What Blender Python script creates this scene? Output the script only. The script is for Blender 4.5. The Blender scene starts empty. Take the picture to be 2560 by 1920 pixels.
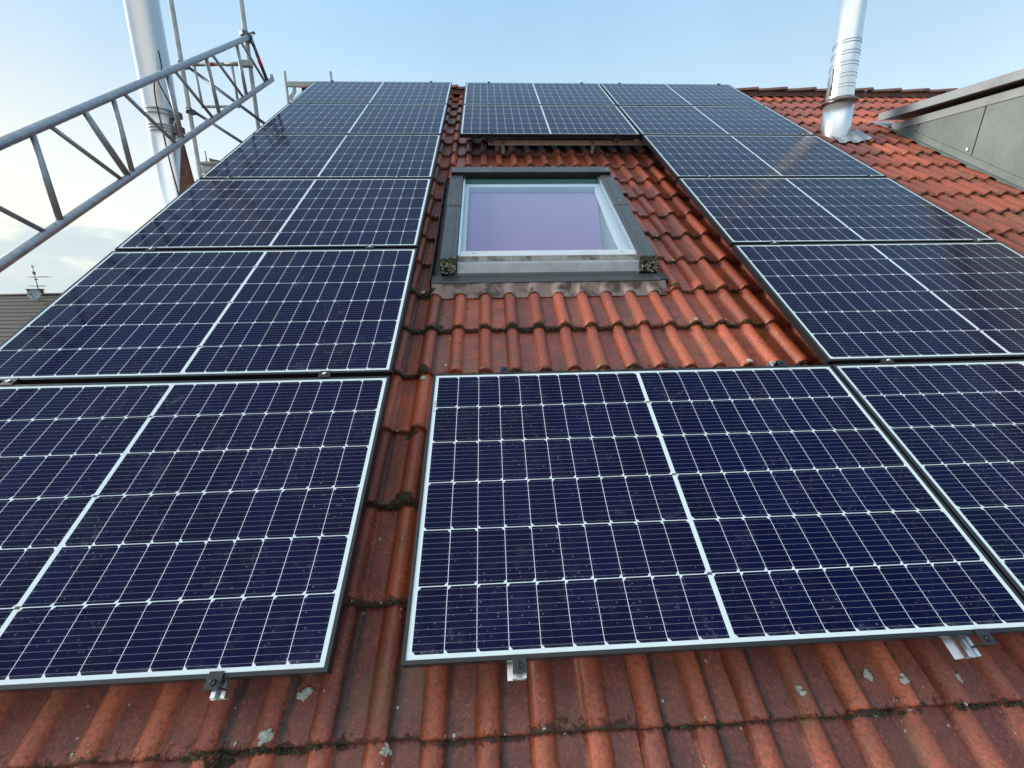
import bpy, bmesh, math, random
from mathutils import Vector, Matrix, noise as mnoise

R_ = math.radians
TH = R_(34.53)                       # pitch of the roof
CT, ST = math.cos(TH), math.sin(TH)
SC = bpy.context.scene
COL = SC.collection
rnd = random.Random(7)


def RP(u, v, h=0.0):
    """roof frame (u across, v up the slope, h off the panel plane) -> world"""
    return Vector((u, v * CT - h * ST, v * ST + h * CT))


# ------------------------------------------------------------------ camera
cam_d = bpy.data.cameras.new('camera')
cam_d.sensor_width = 36.0
cam_d.lens = 1025.43 / 2560 * 36
cam_d.clip_start = 0.02
cam_d.clip_end = 2000
cam = bpy.data.objects.new('camera', cam_d)
COL.objects.link(cam)
right = Vector((0.99863917, -0.04997165, -0.01492122))
up = Vector((0.02550051, 0.21831344, 0.97554547))
fwd = Vector((0.04549212, 0.97459842, -0.21929066))
M = Matrix((right, up, -fwd)).transposed().to_4x4()
M.translation = Vector((0.25977986, -0.87456418, 0.9243182))
cam.matrix_world = M
SC.camera = cam

# ------------------------------------------------------------------ world and sun
SUN_EL, SUN_AZ = R_(22), R_(-84)      # azimuth clockwise from +Y (negative = to the left)
w = bpy.data.worlds.new('World')
SC.world = w
w.use_nodes = True
nt = w.node_tree
nt.nodes.clear()


def N(t, kind, **kw):
    n = t.nodes.new(kind)
    for k, v in kw.items():
        setattr(n, k, v)
    return n


def setin(n, **kw):
    for k, v in kw.items():
        n.inputs[k.replace('_', ' ')].default_value = v


def mth(t, op, a, b=None, c=None, clamp=False):
    n = t.nodes.new('ShaderNodeMath')
    n.operation = op
    n.use_clamp = clamp
    for i, x in enumerate((a, b, c)):
        if x is None:
            continue
        if isinstance(x, (int, float)):
            n.inputs[i].default_value = x
        else:
            t.links.new(x, n.inputs[i])
    return n.outputs[0]


def mixc(t, fac, a, b):
    n = t.nodes.new('ShaderNodeMix')
    n.data_type = 'RGBA'
    n.blend_type = 'MIX'
    for s, x in ((n.inputs['Factor'], fac), (n.inputs['A'], a), (n.inputs['B'], b)):
        pass
    for idx, x in ((0, fac), (6, a), (7, b)):
        if isinstance(x, (int, float)):
            n.inputs[idx].default_value = x
        elif isinstance(x, (tuple, list)):
            n.inputs[idx].default_value = (*x, 1) if len(x) == 3 else x
        else:
            t.links.new(x, n.inputs[idx])
    return n.outputs[2]


def mulc(t, a, b):
    n = t.nodes.new('ShaderNodeMix')
    n.data_type = 'RGBA'
    n.blend_type = 'MULTIPLY'
    n.inputs[0].default_value = 1
    for idx, x in ((6, a), (7, b)):
        if isinstance(x, (tuple, list)):
            n.inputs[idx].default_value = (*x, 1)
        else:
            t.links.new(x, n.inputs[idx])
    return n.outputs[2]


def ramp(t, fac, stops, interp='LINEAR'):
    n = t.nodes.new('ShaderNodeValToRGB')
    n.color_ramp.interpolation = interp
    els = n.color_ramp.elements
    while len(els) < len(stops):
        els.new(0.5)
    for e, (p, c) in zip(els, stops):
        e.position = p
        e.color = (*c, 1) if len(c) == 3 else c
    t.links.new(fac, n.inputs[0])
    return n.outputs[0]


def maprange(t, x, a, b, c=0.0, d=1.0, smooth=False):
    n = t.nodes.new('ShaderNodeMapRange')
    if smooth:
        n.interpolation_type = 'SMOOTHSTEP'
    t.links.new(x, n.inputs[0])
    for i, q in enumerate((a, b, c, d)):
        n.inputs[i + 1].default_value = q
    return n.outputs[0]


def noise(t, vec, scale, detail=3.0, rough=0.5, dist=0.0):
    n = t.nodes.new('ShaderNodeTexNoise')
    n.inputs['Scale'].default_value = scale
    n.inputs['Detail'].default_value = detail
    n.inputs['Roughness'].default_value = rough
    n.inputs['Distortion'].default_value = dist
    t.links.new(vec, n.inputs['Vector'])
    return n.outputs[0]


sky = N(nt, 'ShaderNodeTexSky', sky_type='NISHITA')
sky.sun_disc = False
sky.sun_elevation = SUN_EL
sky.sun_rotation = SUN_AZ
sky.altitude = 300
sky.air_density = 1.0
sky.dust_density = 1.5
sky.ozone_density = 1.2
tc = N(nt, 'ShaderNodeTexCoord')
sep = N(nt, 'ShaderNodeSeparateXYZ')
nt.links.new(tc.outputs['Generated'], sep.inputs[0])
el = sep.outputs[2]
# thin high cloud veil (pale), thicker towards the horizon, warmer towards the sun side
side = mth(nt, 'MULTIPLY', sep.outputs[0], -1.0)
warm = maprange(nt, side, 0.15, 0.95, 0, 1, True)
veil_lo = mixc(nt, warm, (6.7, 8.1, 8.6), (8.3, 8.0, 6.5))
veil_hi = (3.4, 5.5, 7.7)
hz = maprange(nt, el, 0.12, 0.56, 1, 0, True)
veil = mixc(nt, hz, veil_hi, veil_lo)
# unseen bright patch of sky, added high behind the camera to brighten the roof
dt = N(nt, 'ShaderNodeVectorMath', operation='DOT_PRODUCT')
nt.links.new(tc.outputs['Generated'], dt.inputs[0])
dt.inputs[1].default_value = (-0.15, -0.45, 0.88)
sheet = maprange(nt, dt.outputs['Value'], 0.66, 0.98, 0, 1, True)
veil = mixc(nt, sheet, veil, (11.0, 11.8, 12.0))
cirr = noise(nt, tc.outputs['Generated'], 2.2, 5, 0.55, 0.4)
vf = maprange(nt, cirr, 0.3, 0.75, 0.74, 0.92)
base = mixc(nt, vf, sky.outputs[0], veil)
# soft cumulus bank low down
mp = N(nt, 'ShaderNodeMapping')
mp.inputs['Scale'].default_value = (1, 1, 2.6)
nt.links.new(tc.outputs['Generated'], mp.inputs[0])
cn = noise(nt, mp.outputs[0], 6.5, 8, 0.55, 0.4)
ragged = mth(nt, 'ADD', el, mth(nt, 'MULTIPLY', mth(nt, 'SUBTRACT', cn, 0.5), -0.30))
cm = mth(nt, 'MULTIPLY', maprange(nt, ragged, 0.125, 0.075, 0, 1, True), maprange(nt, cn, 0.30, 0.50, 0.55, 1.0))
base = mixc(nt, mth(nt, 'MULTIPLY', cm, 0.80), base, (4.4, 5.5, 6.0))
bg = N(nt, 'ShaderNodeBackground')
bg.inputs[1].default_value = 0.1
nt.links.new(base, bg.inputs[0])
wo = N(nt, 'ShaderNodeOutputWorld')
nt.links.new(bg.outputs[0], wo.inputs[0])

sd = bpy.data.lights.new('sun', 'SUN')
sd.energy = 2.6
sd.angle = R_(14)
sd.color = (1.0, 0.96, 0.89)
sun = bpy.data.objects.new('sun', sd)
COL.objects.link(sun)
sdir = Vector((math.sin(SUN_AZ) * math.cos(SUN_EL), math.cos(SUN_AZ) * math.cos(SUN_EL), math.sin(SUN_EL)))
sun.rotation_euler = sdir.to_track_quat('Z', 'Y').to_euler()

SC.view_settings.view_transform = 'Standard'
SC.view_settings.look = 'None'
SC.view_settings.gamma = 1
SC.view_settings.use_curve_mapping = False
SC.view_settings.exposure = 0.45
try:
    SC.cycles.use_denoising = True
    SC.cycles.max_bounces = 8
    SC.cycles.transparent_max_bounces = 12
    SC.cycles.caustics_reflective = False
    SC.cycles.caustics_refractive = False
except Exception:
    pass


# ------------------------------------------------------------------ helpers for objects
class MB:
    """collects simple shapes into one mesh"""

    def __init__(self):
        self.bm = bmesh.new()
        self.smooth = False

    def box(self, lo, hi, bevel=0.0, mat=None):
        vs = []
        for z in (lo[2], hi[2]):
            for x, y in ((lo[0], lo[1]), (hi[0], lo[1]), (hi[0], hi[1]), (lo[0], hi[1])):
                vs.append(self.bm.verts.new((x, y, z)))
        q = [(3, 2, 1, 0), (4, 5, 6, 7), (0, 1, 5, 4), (1, 2, 6, 5), (2, 3, 7, 6), (3, 0, 4, 7)]
        fs = [self.bm.faces.new([vs[i] for i in f]) for f in q]
        if bevel > 0:
            es = list({e for f in fs for e in f.edges})
            bmesh.ops.bevel(self.bm, geom=es, offset=bevel, segments=2, affect='EDGES', profile=0.7)
        return self

    def obox(self, c, ax, ay, az, half, bevel=0.0):
        """oriented box"""
        vs = []
        for k in (-1, 1):
            for i, j in ((-1, -1), (1, -1), (1, 1), (-1, 1)):
                vs.append(self.bm.verts.new(Vector(c) + ax * (i * half[0]) + ay * (j * half[1]) + az * (k * half[2])))
        q = [(3, 2, 1, 0), (4, 5, 6, 7), (0, 1, 5, 4), (1, 2, 6, 5), (2, 3, 7, 6), (3, 0, 4, 7)]
        fs = [self.bm.faces.new([vs[i] for i in f]) for f in q]
        if bevel > 0:
            es = list({e for f in fs for e in f.edges})
            bmesh.ops.bevel(self.bm, geom=es, offset=bevel, segments=2, affect='EDGES', profile=0.7)
        return self

    def tube(self, p0, p1, r0, r1=None, n=20, cap=True, hollow=False):
        p0, p1 = Vector(p0), Vector(p1)
        r1 = r0 if r1 is None else r1
        d = (p1 - p0).normalized()
        a = d.cross(Vector((0.3, 0.9, 0.2)))
        if a.length < 0.1:
            a = d.cross(Vector((1, 0, 0)))
        a.normalize()
        b = d.cross(a)
        rings = []
        for p, r in ((p0, r0), (p1, r1)):
            rings.append([self.bm.verts.new(p + (a * math.cos(2 * math.pi * i / n) + b * math.sin(2 * math.pi * i / n)) * r) for i in range(n)])
        for i in range(n):
            f = self.bm.faces.new((rings[0][i], rings[0][(i + 1) % n], rings[1][(i + 1) % n], rings[1][i]))
            f.smooth = True
        if cap:
            self.bm.faces.new(rings[0][::-1])
            self.bm.faces.new(rings[1])
        return self

    def path(self, pts, r, n=10):
        pts = [Vector(p) for p in pts]
        prev = None
        a = None
        for i, p in enumerate(pts):
            d = (pts[min(i + 1, len(pts) - 1)] - pts[max(i - 1, 0)]).normalized()
            if a is None:
                a = d.orthogonal().normalized()
            a = (a - d * a.dot(d)).normalized()
            b = d.cross(a)
            ring = [self.bm.verts.new(p + (a * math.cos(2 * math.pi * k / n) + b * math.sin(2 * math.pi * k / n)) * r) for k in range(n)]
            if prev:
                for k in range(n):
                    f = self.bm.faces.new((prev[k], prev[(k + 1) % n], ring[(k + 1) % n], ring[k]))
                    f.smooth = True
            else:
                self.bm.faces.new(ring[::-1])
            prev = ring
        self.bm.faces.new(prev)
        return self

    def lathe(self, c, prof, n=40, axis=Vector((0, 0, 1)), smooth=True):
        axis = Vector(axis).normalized()
        a = axis.orthogonal().normalized()
        b = axis.cross(a)
        prev = None
        for z, r in prof:
            ring = [self.bm.verts.new(Vector(c) + axis * z + (a * math.cos(2 * math.pi * k / n) + b * math.sin(2 * math.pi * k / n)) * r) for k in range(n)]
            if prev:
                for k in range(n):
                    f = self.bm.faces.new((prev[k], prev[(k + 1) % n], ring[(k + 1) % n], ring[k]))
                    f.smooth = smooth
            prev = ring
        return self

    def poly(self, pts):
        self.bm.faces.new([self.bm.verts.new(p) for p in pts])
        return self

    def prism(self, pts, ext):
        """closed outline pts extruded by vector ext"""
        ext = Vector(ext)
        a = [self.bm.verts.new(Vector(p)) for p in pts]
        b = [self.bm.verts.new(Vector(p) + ext) for p in pts]
        self.bm.faces.new(a[::-1])
        self.bm.faces.new(b)
        n = len(pts)
        for i in range(n):
            self.bm.faces.new((a[i], a[(i + 1) % n], b[(i + 1) % n], b[i]))
        return self

    def build(self, name, mat, parent=None, fix=True):
        if fix:
            bmesh.ops.recalc_face_normals(self.bm, faces=self.bm.faces[:])
        me = bpy.data.meshes.new(name)
        self.bm.to_mesh(me)
        self.bm.free()
        o = bpy.data.objects.new(name, me)
        if mat:
            me.materials.append(mat)
        COL.objects.link(o)
        if parent:
            o.parent = parent
        return o


def tag(o, label=None, cat=None, group=None, kind=None):
    if label:
        o['label'] = label
    if cat:
        o['category'] = cat
    if group:
        o['group'] = group
    if kind:
        o['kind'] = kind
    return o


def thing(name, loc=(0, 0, 0), roof=False, label=None, cat=None, group=None):
    o = bpy.data.objects.new(name, None)
    o.empty_display_size = 0.1
    COL.objects.link(o)
    o.location = loc
    if roof:
        o.rotation_euler = (TH, 0, 0)
    return tag(o, label, cat, group)


def copy_tree(o, parent=None):
    c = o.copy()
    COL.objects.link(c)
    if parent:
        c.parent = parent
    for ch in list(o.children):
        copy_tree(ch, c)
    return c


# ------------------------------------------------------------------ materials
def new_mat(name):
    m = bpy.data.materials.new(name)
    m.use_nodes = True
    t = m.node_tree
    b = t.nodes['Principled BSDF']
    return m, t, b


def bump(t, b, height, strength, dist):
    n = t.nodes.new('ShaderNodeBump')
    n.inputs['Strength'].default_value = strength
    n.inputs['Distance'].default_value = dist
    t.links.new(height, n.inputs['Height'])
    t.links.new(n.outputs[0], b.inputs['Normal'])


def objco(t):
    return t.nodes.new('ShaderNodeTexCoord').outputs['Object']


def metal_mat(name, col, rough, metallic=1.0, var=0.15, scale=12, bumpd=0.0005, dirt=None, dirt_amt=0.3):
    m, t, b = new_mat(name)
    co = objco(t)
    n1 = noise(t, co, scale, 5, 0.6)
    c2 = tuple(x * (1 - var) for x in col)
    c = mixc(t, maprange(t, n1, 0.3, 0.7), col, c2)
    if dirt:
        n2 = noise(t, co, scale * 0.35, 8, 0.7)
        c = mixc(t, maprange(t, n2, 0.52, 0.72, 0, dirt_amt), c, dirt)
    t.links.new(c, b.inputs['Base Color'])
    b.inputs['Metallic'].default_value = metallic
    t.links.new(maprange(t, n1, 0.3, 0.7, rough * 0.85, rough * 1.2), b.inputs['Roughness'])
    if bumpd:
        bump(t, b, noise(t, co, scale * 6, 3, 0.5), 0.4, bumpd)
    return m


M_GALV = metal_mat('galvanised_steel', (0.40, 0.43, 0.46), 0.46, 0.45, 0.30, 26, 0.0006, (0.22, 0.23, 0.24), 0.6)
M_GALVP = metal_mat('weathered_galvanised_steel', (0.44, 0.45, 0.44), 0.5, 0.35, 0.3, 15, 0.0005, (0.26, 0.25, 0.22), 0.6)
M_DARKST = metal_mat('dark_tube_steel', (0.13, 0.15, 0.18), 0.45, 0.8, 0.3, 15, 0.0004)
M_STAIN = metal_mat('stainless_steel', (0.78, 0.79, 0.79), 0.30, 0.78, 0.03, 2, 0.0)
M_STAIN2 = metal_mat('stainless_seam', (0.50, 0.53, 0.56), 0.45, 0.6, 0.1, 6, 0.0)
M_BLACKAL = metal_mat('black_anodised', (0.022, 0.024, 0.028), 0.32, 0.25, 0.3, 30, 0.0)
M_CLAMP = metal_mat('black_clamp', (0.03, 0.032, 0.036), 0.42, 0.3, 0.3, 60, 0.0)
M_ALU = metal_mat('mill_aluminium', (0.82, 0.82, 0.82), 0.3, 1.0, 0.1, 30, 0.0)
M_ALUW = metal_mat('weathered_aluminium', (0.43, 0.44, 0.435), 0.5, 0.35, 0.15, 14, 0.0003, (0.20, 0.18, 0.15), 0.45)
M_COVER = metal_mat('grey_cover_metal', (0.108, 0.108, 0.104), 0.42, 0.3, 0.15, 9, 0.0, (0.06, 0.06, 0.055), 0.35)
M_COVERD = metal_mat('dark_flashing_metal', (0.035, 0.036, 0.038), 0.45, 0.3, 0.25, 9, 0.0002, (0.08, 0.075, 0.07), 0.5)
M_LEADG = metal_mat('lead_sheet', (0.42, 0.44, 0.46), 0.55, 0.4, 0.25, 10, 0.001)
M_RED = metal_mat('red_band_paint', (0.55, 0.03, 0.03), 0.45, 0.0, 0.2, 25, 0.0)
M_RUBBER = metal_mat('black_rubber', (0.015, 0.015, 0.016), 0.6, 0.0, 0.2, 30, 0.0)
M_COLLAR = metal_mat('collar_steel', (0.30, 0.22, 0.19), 0.28, 1.0, 0.3, 8, 0.0)
M_RUST = metal_mat('rust_brown_board', (0.17, 0.065, 0.045), 0.75, 0.0, 0.6, 14, 0.002)
M_WOOD = metal_mat('weathered_plank', (0.20, 0.17, 0.14), 0.8, 0.0, 0.4, 12, 0.002)
M_WALL = metal_mat('render_wall', (0.62, 0.58, 0.50), 0.9, 0.0, 0.15, 3, 0.001)
M_WHITEP = metal_mat('white_plastic', (0.75, 0.75, 0.72), 0.4, 0.0, 0.1, 20, 0.0)


def mat_zinc():
    m, t, b = new_mat('grey_sheet_cladding')
    co = objco(t)
    n1 = noise(t, co, 2.5, 6, 0.62, 0.3)
    n2 = noise(t, co, 45, 3, 0.5)
    c = ramp(t, n1, [(0.3, (0.185, 0.212, 0.200)), (0.55, (0.238, 0.266, 0.252)), (0.75, (0.285, 0.308, 0.290))])
    c = mixc(t, maprange(t, n2, 0.35, 0.75, 0, 0.25), c, (0.13, 0.14, 0.13))
    t.links.new(c, b.inputs['Base Color'])
    b.inputs['Metallic'].default_value = 0.25
    b.inputs['Roughness'].default_value = 0.55
    bump(t, b, n1, 0.25, 0.01)
    return m


M_ZINC = mat_zinc()
M_TRIM = metal_mat('grey_verge_metal', (0.36, 0.38, 0.385), 0.5, 0.1, 0.15, 6, 0.0, (0.16, 0.16, 0.15), 0.4)


def mat_tile():
    m, t, b = new_mat('red_concrete_tile')
    at = N(t, 'ShaderNodeVertexColor', layer_name='wear')
    sp = N(t, 'ShaderNodeSeparateColor')
    t.links.new(at.outputs[0], sp.inputs[0])
    tint, edge, flank = sp.outputs[0], sp.outputs[1], sp.outputs[2]
    co = objco(t)
    crest = at.outputs[1]
    big = noise(t, co, 1.1, 4, 0.6)
    mid = noise(t, co, 9, 6, 0.62, 0.5)
    fine = noise(t, co, 95, 6, 0.80)
    grit = noise(t, co, 300, 3, 0.7)
    c = ramp(t, tint, [(0.0, (0.31, 0.060, 0.028)), (0.35, (0.45, 0.086, 0.034)), (0.7, (0.56, 0.112, 0.042)), (1.0, (0.62, 0.150, 0.062))])
    # old colour coat worn to darker maroon in patches
    wearf = maprange(t, mth(t, 'ADD', mth(t, 'MULTIPLY', big, 0.6), mth(t, 'MULTIPLY', mid, 0.4)), 0.46, 0.64, 0, 0.65, True)
    c = mixc(t, wearf, c, (0.150, 0.040, 0.028))
    # the pans hold more grime than the rolls
    pan = mth(t, 'SUBTRACT', 1.0, maprange(t, crest, 0.05, 0.75))
    so = N(t, 'ShaderNodeSeparateXYZ')
    t.links.new(co, so.inputs[0])
    eave = maprange(t, mth(t, 'ADD', so.outputs[1], mth(t, 'MULTIPLY', mid, 0.8)), 1.3, 2.0, 0.42, 0.0, True)   # the rows by the eave stay damp and dirtier
    c = mixc(t, mth(t, 'MULTIPLY', pan, mth(t, 'ADD', eave, maprange(t, mid, 0.34, 0.62, 0.05, 0.58))), c, (0.135, 0.036, 0.028))
    c = mixc(t, maprange(t, fine, 0.515, 0.585, 0, 0.62), c, (0.095, 0.036, 0.022))
    c = mixc(t, maprange(t, fine, 0.46, 0.38, 0, 0.45), c, (0.55, 0.185, 0.085))
    c = mixc(t, maprange(t, grit, 0.58, 0.72, 0, 0.55), c, (0.42, 0.20, 0.125))
    c = mixc(t, maprange(t, grit, 0.42, 0.30, 0, 0.60), c, (0.05, 0.024, 0.016))
    # ochre algae film
    alg = noise(t, co, 4.3, 7, 0.66, 0.6)
    c = mixc(t, maprange(t, alg, 0.50, 0.70, 0, 0.55, True), c, (0.145, 0.085, 0.030))
    # dirt and moss held at the lower tile edge and beside the rolls
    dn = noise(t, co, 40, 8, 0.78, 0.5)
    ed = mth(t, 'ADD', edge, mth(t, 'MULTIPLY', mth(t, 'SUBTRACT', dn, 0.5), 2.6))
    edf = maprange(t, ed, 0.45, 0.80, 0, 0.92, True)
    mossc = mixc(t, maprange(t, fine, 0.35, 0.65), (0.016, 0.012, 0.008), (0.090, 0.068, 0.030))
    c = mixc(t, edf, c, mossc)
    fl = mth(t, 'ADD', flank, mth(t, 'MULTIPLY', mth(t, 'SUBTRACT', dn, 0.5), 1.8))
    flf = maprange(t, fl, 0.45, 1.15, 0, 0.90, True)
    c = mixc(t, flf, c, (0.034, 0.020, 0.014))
    # pale lichen flecks
    vo = N(t, 'ShaderNodeTexVoronoi')
    vo.inputs['Scale'].default_value = 44
    t.links.new(co, vo.inputs['Vector'])
    sel = N(t, 'ShaderNodeSeparateColor')
    t.links.new(vo.outputs['Color'], sel.inputs[0])
    thr = mth(t, 'MULTIPLY', mth(t, 'GREATER_THAN', sel.outputs[0], 0.82), mth(t, 'LESS_THAN', vo.outputs['Distance'], mth(t, 'MULTIPLY', sel.outputs[1], 0.16)))
    c = mixc(t, mth(t, 'MULTIPLY', thr, 0.85), c, (0.55, 0.52, 0.45))
    t.links.new(c, b.inputs['Base Color'])
    rough = maprange(t, mid, 0.3, 0.7, 0.22, 0.46)
    rough = mth(t, 'ADD', rough, mth(t, 'MULTIPLY', edf, 0.3))
    t.links.new(rough, b.inputs['Roughness'])
    hsum = mth(t, 'ADD', mth(t, 'MULTIPLY', fine, 0.6), mth(t, 'ADD', mth(t, 'MULTIPLY', grit, 0.5), mth(t, 'MULTIPLY', mid, 0.8)))
    hsum = mth(t, 'ADD', hsum, mth(t, 'MULTIPLY', edf, mth(t, 'MULTIPLY', dn, 2.0)))
    # damp film on the tiles
    b.inputs['Coat Weight'].default_value = 0.15
    b.inputs['Coat Roughness'].default_value = 0.22
    bump(t, b, hsum, 0.75, 0.0032)
    return m


M_TILE = mat_tile()


def mat_simple_tile(name, cols):
    m, t, b = new_mat(name)
    co = objco(t)
    n1 = noise(t, co, 3.5, 7, 0.65, 0.3)
    n2 = noise(t, co, 60, 4, 0.65)
    c = ramp(t, n1, [(0.3, cols[0]), (0.5, cols[1]), (0.7, cols[2])])
    c = mixc(t, maprange(t, n2, 0.5, 0.8, 0, 0.5), c, cols[3])
    t.links.new(c, b.inputs['Base Color'])
    b.inputs['Roughness'].default_value = 0.7
    bump(t, b, n2, 0.5, 0.003)
    return m


M_RIDGE = mat_simple_tile('weathered_ridge_tile', [(0.13, 0.05, 0.035), (0.20, 0.085, 0.060), (0.24, 0.13, 0.10), (0.34, 0.27, 0.20)])


def mat_moss():
    m, t, b = new_mat('moss')
    co = objco(t)
    n1 = noise(t, co, 14, 5, 0.6)
    n2 = noise(t, co, 260, 3, 0.7)
    c = ramp(t, n1, [(0.3, (0.022, 0.017, 0.010)), (0.55, (0.050, 0.042, 0.017)), (0.75, (0.095, 0.085, 0.032))])
    c = mixc(t, maprange(t, n2, 0.5, 0.8, 0, 0.5), c, (0.13, 0.12, 0.07))
    t.links.new(c, b.inputs['Base Color'])
    b.inputs['Roughness'].default_value = 0.95
    bump(t, b, n2, 0.9, 0.003)
    return m


def mat_lichen():
    m, t, b = new_mat('lichen')
    co = objco(t)
    n2 = noise(t, co, 160, 4, 0.7)
    n1 = noise(t, co, 20, 3, 0.6)
    c = ramp(t, n2, [(0.3, (0.26, 0.25, 0.19)), (0.6, (0.56, 0.55, 0.46)), (0.8, (0.74, 0.72, 0.64))])
    c = mixc(t, maprange(t, n1, 0.5, 0.75, 0, 0.5), c, (0.36, 0.35, 0.22))
    t.links.new(c, b.inputs['Base Color'])
    b.inputs['Roughness'].default_value = 0.9
    bump(t, b, n2, 0.7, 0.002)
    return m


M_MOSS = mat_moss()
M_LICHEN = mat_lichen()

# panel geometry
PL, PW, PIT = 1.755, 1.038, 1.0615
LIP = 0.011
U0C, V0C = 0.0235, 0.0205              # first cell edge
GAPC = 0.0068                        # half of the white strip in the middle
PU = (PL / 2 - U0C - GAPC) / 10
PV = (PW - 2 * V0C) / 6


def mat_cells():
    m, t, b = new_mat('solar_cells_under_glass')
    uv = N(t, 'ShaderNodeUVMap')
    s = N(t, 'ShaderNodeSeparateXYZ')
    t.links.new(uv.outputs[0], s.inputs[0])
    U, V = s.outputs[0], s.outputs[1]
    oi = N(t, 'ShaderNodeObjectInfo')
    rightside = mth(t, 'GREATER_THAN', U, PL / 2)
    lu = mth(t, 'SUBTRACT', mth(t, 'SUBTRACT', U, U0C), mth(t, 'MULTIPLY', rightside, 10 * PU + 2 * GAPC))
    lv = mth(t, 'SUBTRACT', V, V0C)
    okx = mth(t, 'MULTIPLY', mth(t, 'GREATER_THAN', lu, 0), mth(t, 'LESS_THAN', lu, 10 * PU))
    oky = mth(t, 'MULTIPLY', mth(t, 'GREATER_THAN', lv, 0), mth(t, 'LESS_THAN', lv, 6 * PV))
    cu = mth(t, 'MODULO', lu, PU)
    cv = mth(t, 'MODULO', lv, PV)
    row = mth(t, 'FLOOR', mth(t, 'DIVIDE', lv, PV))
    odd = mth(t, 'MODULO', row, 2)
    dv = mth(t, 'MINIMUM', cv, mth(t, 'SUBTRACT', PV, cv))
    du = mth(t, 'MINIMUM', cu, mth(t, 'SUBTRACT', PU, cu))
    cx = mth(t, 'ADD', mth(t, 'MULTIPLY', odd, mth(t, 'SUBTRACT', PU, cu)), mth(t, 'MULTIPLY', mth(t, 'SUBTRACT', 1, odd), cu))
    m1 = mth(t, 'GREATER_THAN', du, 0.00085)
    m2 = mth(t, 'GREATER_THAN', dv, 0.00115)
    m3 = mth(t, 'GREATER_THAN', mth(t, 'ADD', cx, dv), 0.0115)
    cell = mth(t, 'MULTIPLY', mth(t, 'MULTIPLY', m1, m2), mth(t, 'MULTIPLY', m3, mth(t, 'MULTIPLY', okx, oky)))
    # busbars
    bp_ = PV / 10
    bd = mth(t, 'ABSOLUTE', mth(t, 'SUBTRACT', mth(t, 'MODULO', cv, bp_), bp_ / 2))
    busw = mth(t, 'ADD', 0.00036, mth(t, 'MULTIPLY', mth(t, 'LESS_THAN', mth(t, 'ABSOLUTE', mth(t, 'SUBTRACT', du, 0.006)), 0.002), 0.0004))
    bus = mth(t, 'LESS_THAN', bd, busw)
    # per cell colour
    cid = N(t, 'ShaderNodeCombineXYZ')
    t.links.new(mth(t, 'FLOOR', mth(t, 'DIVIDE', lu, PU)), cid.inputs[0])
    t.links.new(mth(t, 'ADD', row, mth(t, 'MULTIPLY', rightside, 17)), cid.inputs[1])
    t.links.new(oi.outputs['Random'], cid.inputs[2])
    wn = N(t, 'ShaderNodeTexWhiteNoise', noise_dimensions='3D')
    t.links.new(cid.outputs[0], wn.inputs['Vector'])
    cc = mixc(t, wn.outputs[0], (0.0004, 0.0020, 0.0220), (0.0011, 0.0034, 0.0330))
    cc = mixc(t, mth(t, 'MULTIPLY', bus, 0.70), cc, (0.30, 0.31, 0.36))
    col = mixc(t, cell, (0.68, 0.75, 0.75), cc)
    # little dark joining ribbons on the middle strip, on every second row line
    rl = mth(t, 'ABSOLUTE', mth(t, 'SUBTRACT', mth(t, 'MODULO', lv, 2 * PV), PV))
    jb = mth(t, 'MULTIPLY', mth(t, 'LESS_THAN', mth(t, 'ABSOLUTE', mth(t, 'SUBTRACT', U, PL / 2)), 0.0075), mth(t, 'LESS_THAN', rl, 0.0040))
    col = mixc(t, mth(t, 'MULTIPLY', jb, 0.9), col, (0.03, 0.03, 0.035))
    # printed serial strip on the white margin
    b1 = mth(t, 'MULTIPLY', mth(t, 'LESS_THAN', mth(t, 'ABSOLUTE', mth(t, 'SUBTRACT', U, 0.0195)), 0.0022), mth(t, 'LESS_THAN', mth(t, 'ABSOLUTE', mth(t, 'SUBTRACT', V, 0.86)), 0.03))
    bars = mth(t, 'GREATER_THAN', mth(t, 'FRACT', mth(t, 'MULTIPLY', mth(t, 'SINE', mth(t, 'FLOOR', mth(t, 'MULTIPLY', V, 900))), 43.7)), 0.45)
    col = mixc(t, mth(t, 'MULTIPLY', mth(t, 'MULTIPLY', b1, bars), 0.85), col, (0.03, 0.03, 0.03))
    # dust, dried smears and rain spots on the glass
    off = N(t, 'ShaderNodeVectorMath', operation='ADD')
    t.links.new(uv.outputs[0], off.inputs[0])
    ofc = N(t, 'ShaderNodeCombineXYZ')
    t.links.new(mth(t, 'MULTIPLY', oi.outputs['Random'], 37.0), ofc.inputs[0])
    t.links.new(mth(t, 'MULTIPLY', oi.outputs['Random'], 91.0), ofc.inputs[1])
    t.links.new(ofc.outputs[0], off.inputs[1])
    pco = off.outputs[0]
    d1 = noise(t, pco, 2.4, 8, 0.68, 1.2)
    d2 = noise(t, pco, 22, 6, 0.7, 0.8)
    d3 = noise(t, pco, 5.5, 9, 0.75, 2.2)
    dust = mth(t, 'ADD', maprange(t, mth(t, 'MULTIPLY', d1, d2), 0.25, 0.46, 0, 0.022), mth(t, 'MULTIPLY', maprange(t, d3, 0.58, 0.74, 0, 0.17, True), maprange(t, d1, 0.42, 0.62)))
    # a thin tide of grime above the lower frame edge
    dust = mth(t, 'ADD', dust, mth(t, 'MULTIPLY', maprange(t, V, 0.013, 0.035, 0.16, 0, True), maprange(t, d2, 0.4, 0.65)))
    col = mixc(t, dust, col, (0.55, 0.55, 0.56))
    vo = N(t, 'ShaderNodeTexVoronoi')
    vo.inputs['Scale'].default_value = 105
    t.links.new(pco, vo.inputs['Vector'])
    sc_ = N(t, 'ShaderNodeSeparateColor')
    t.links.new(vo.outputs['Color'], sc_.inputs[0])
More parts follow.
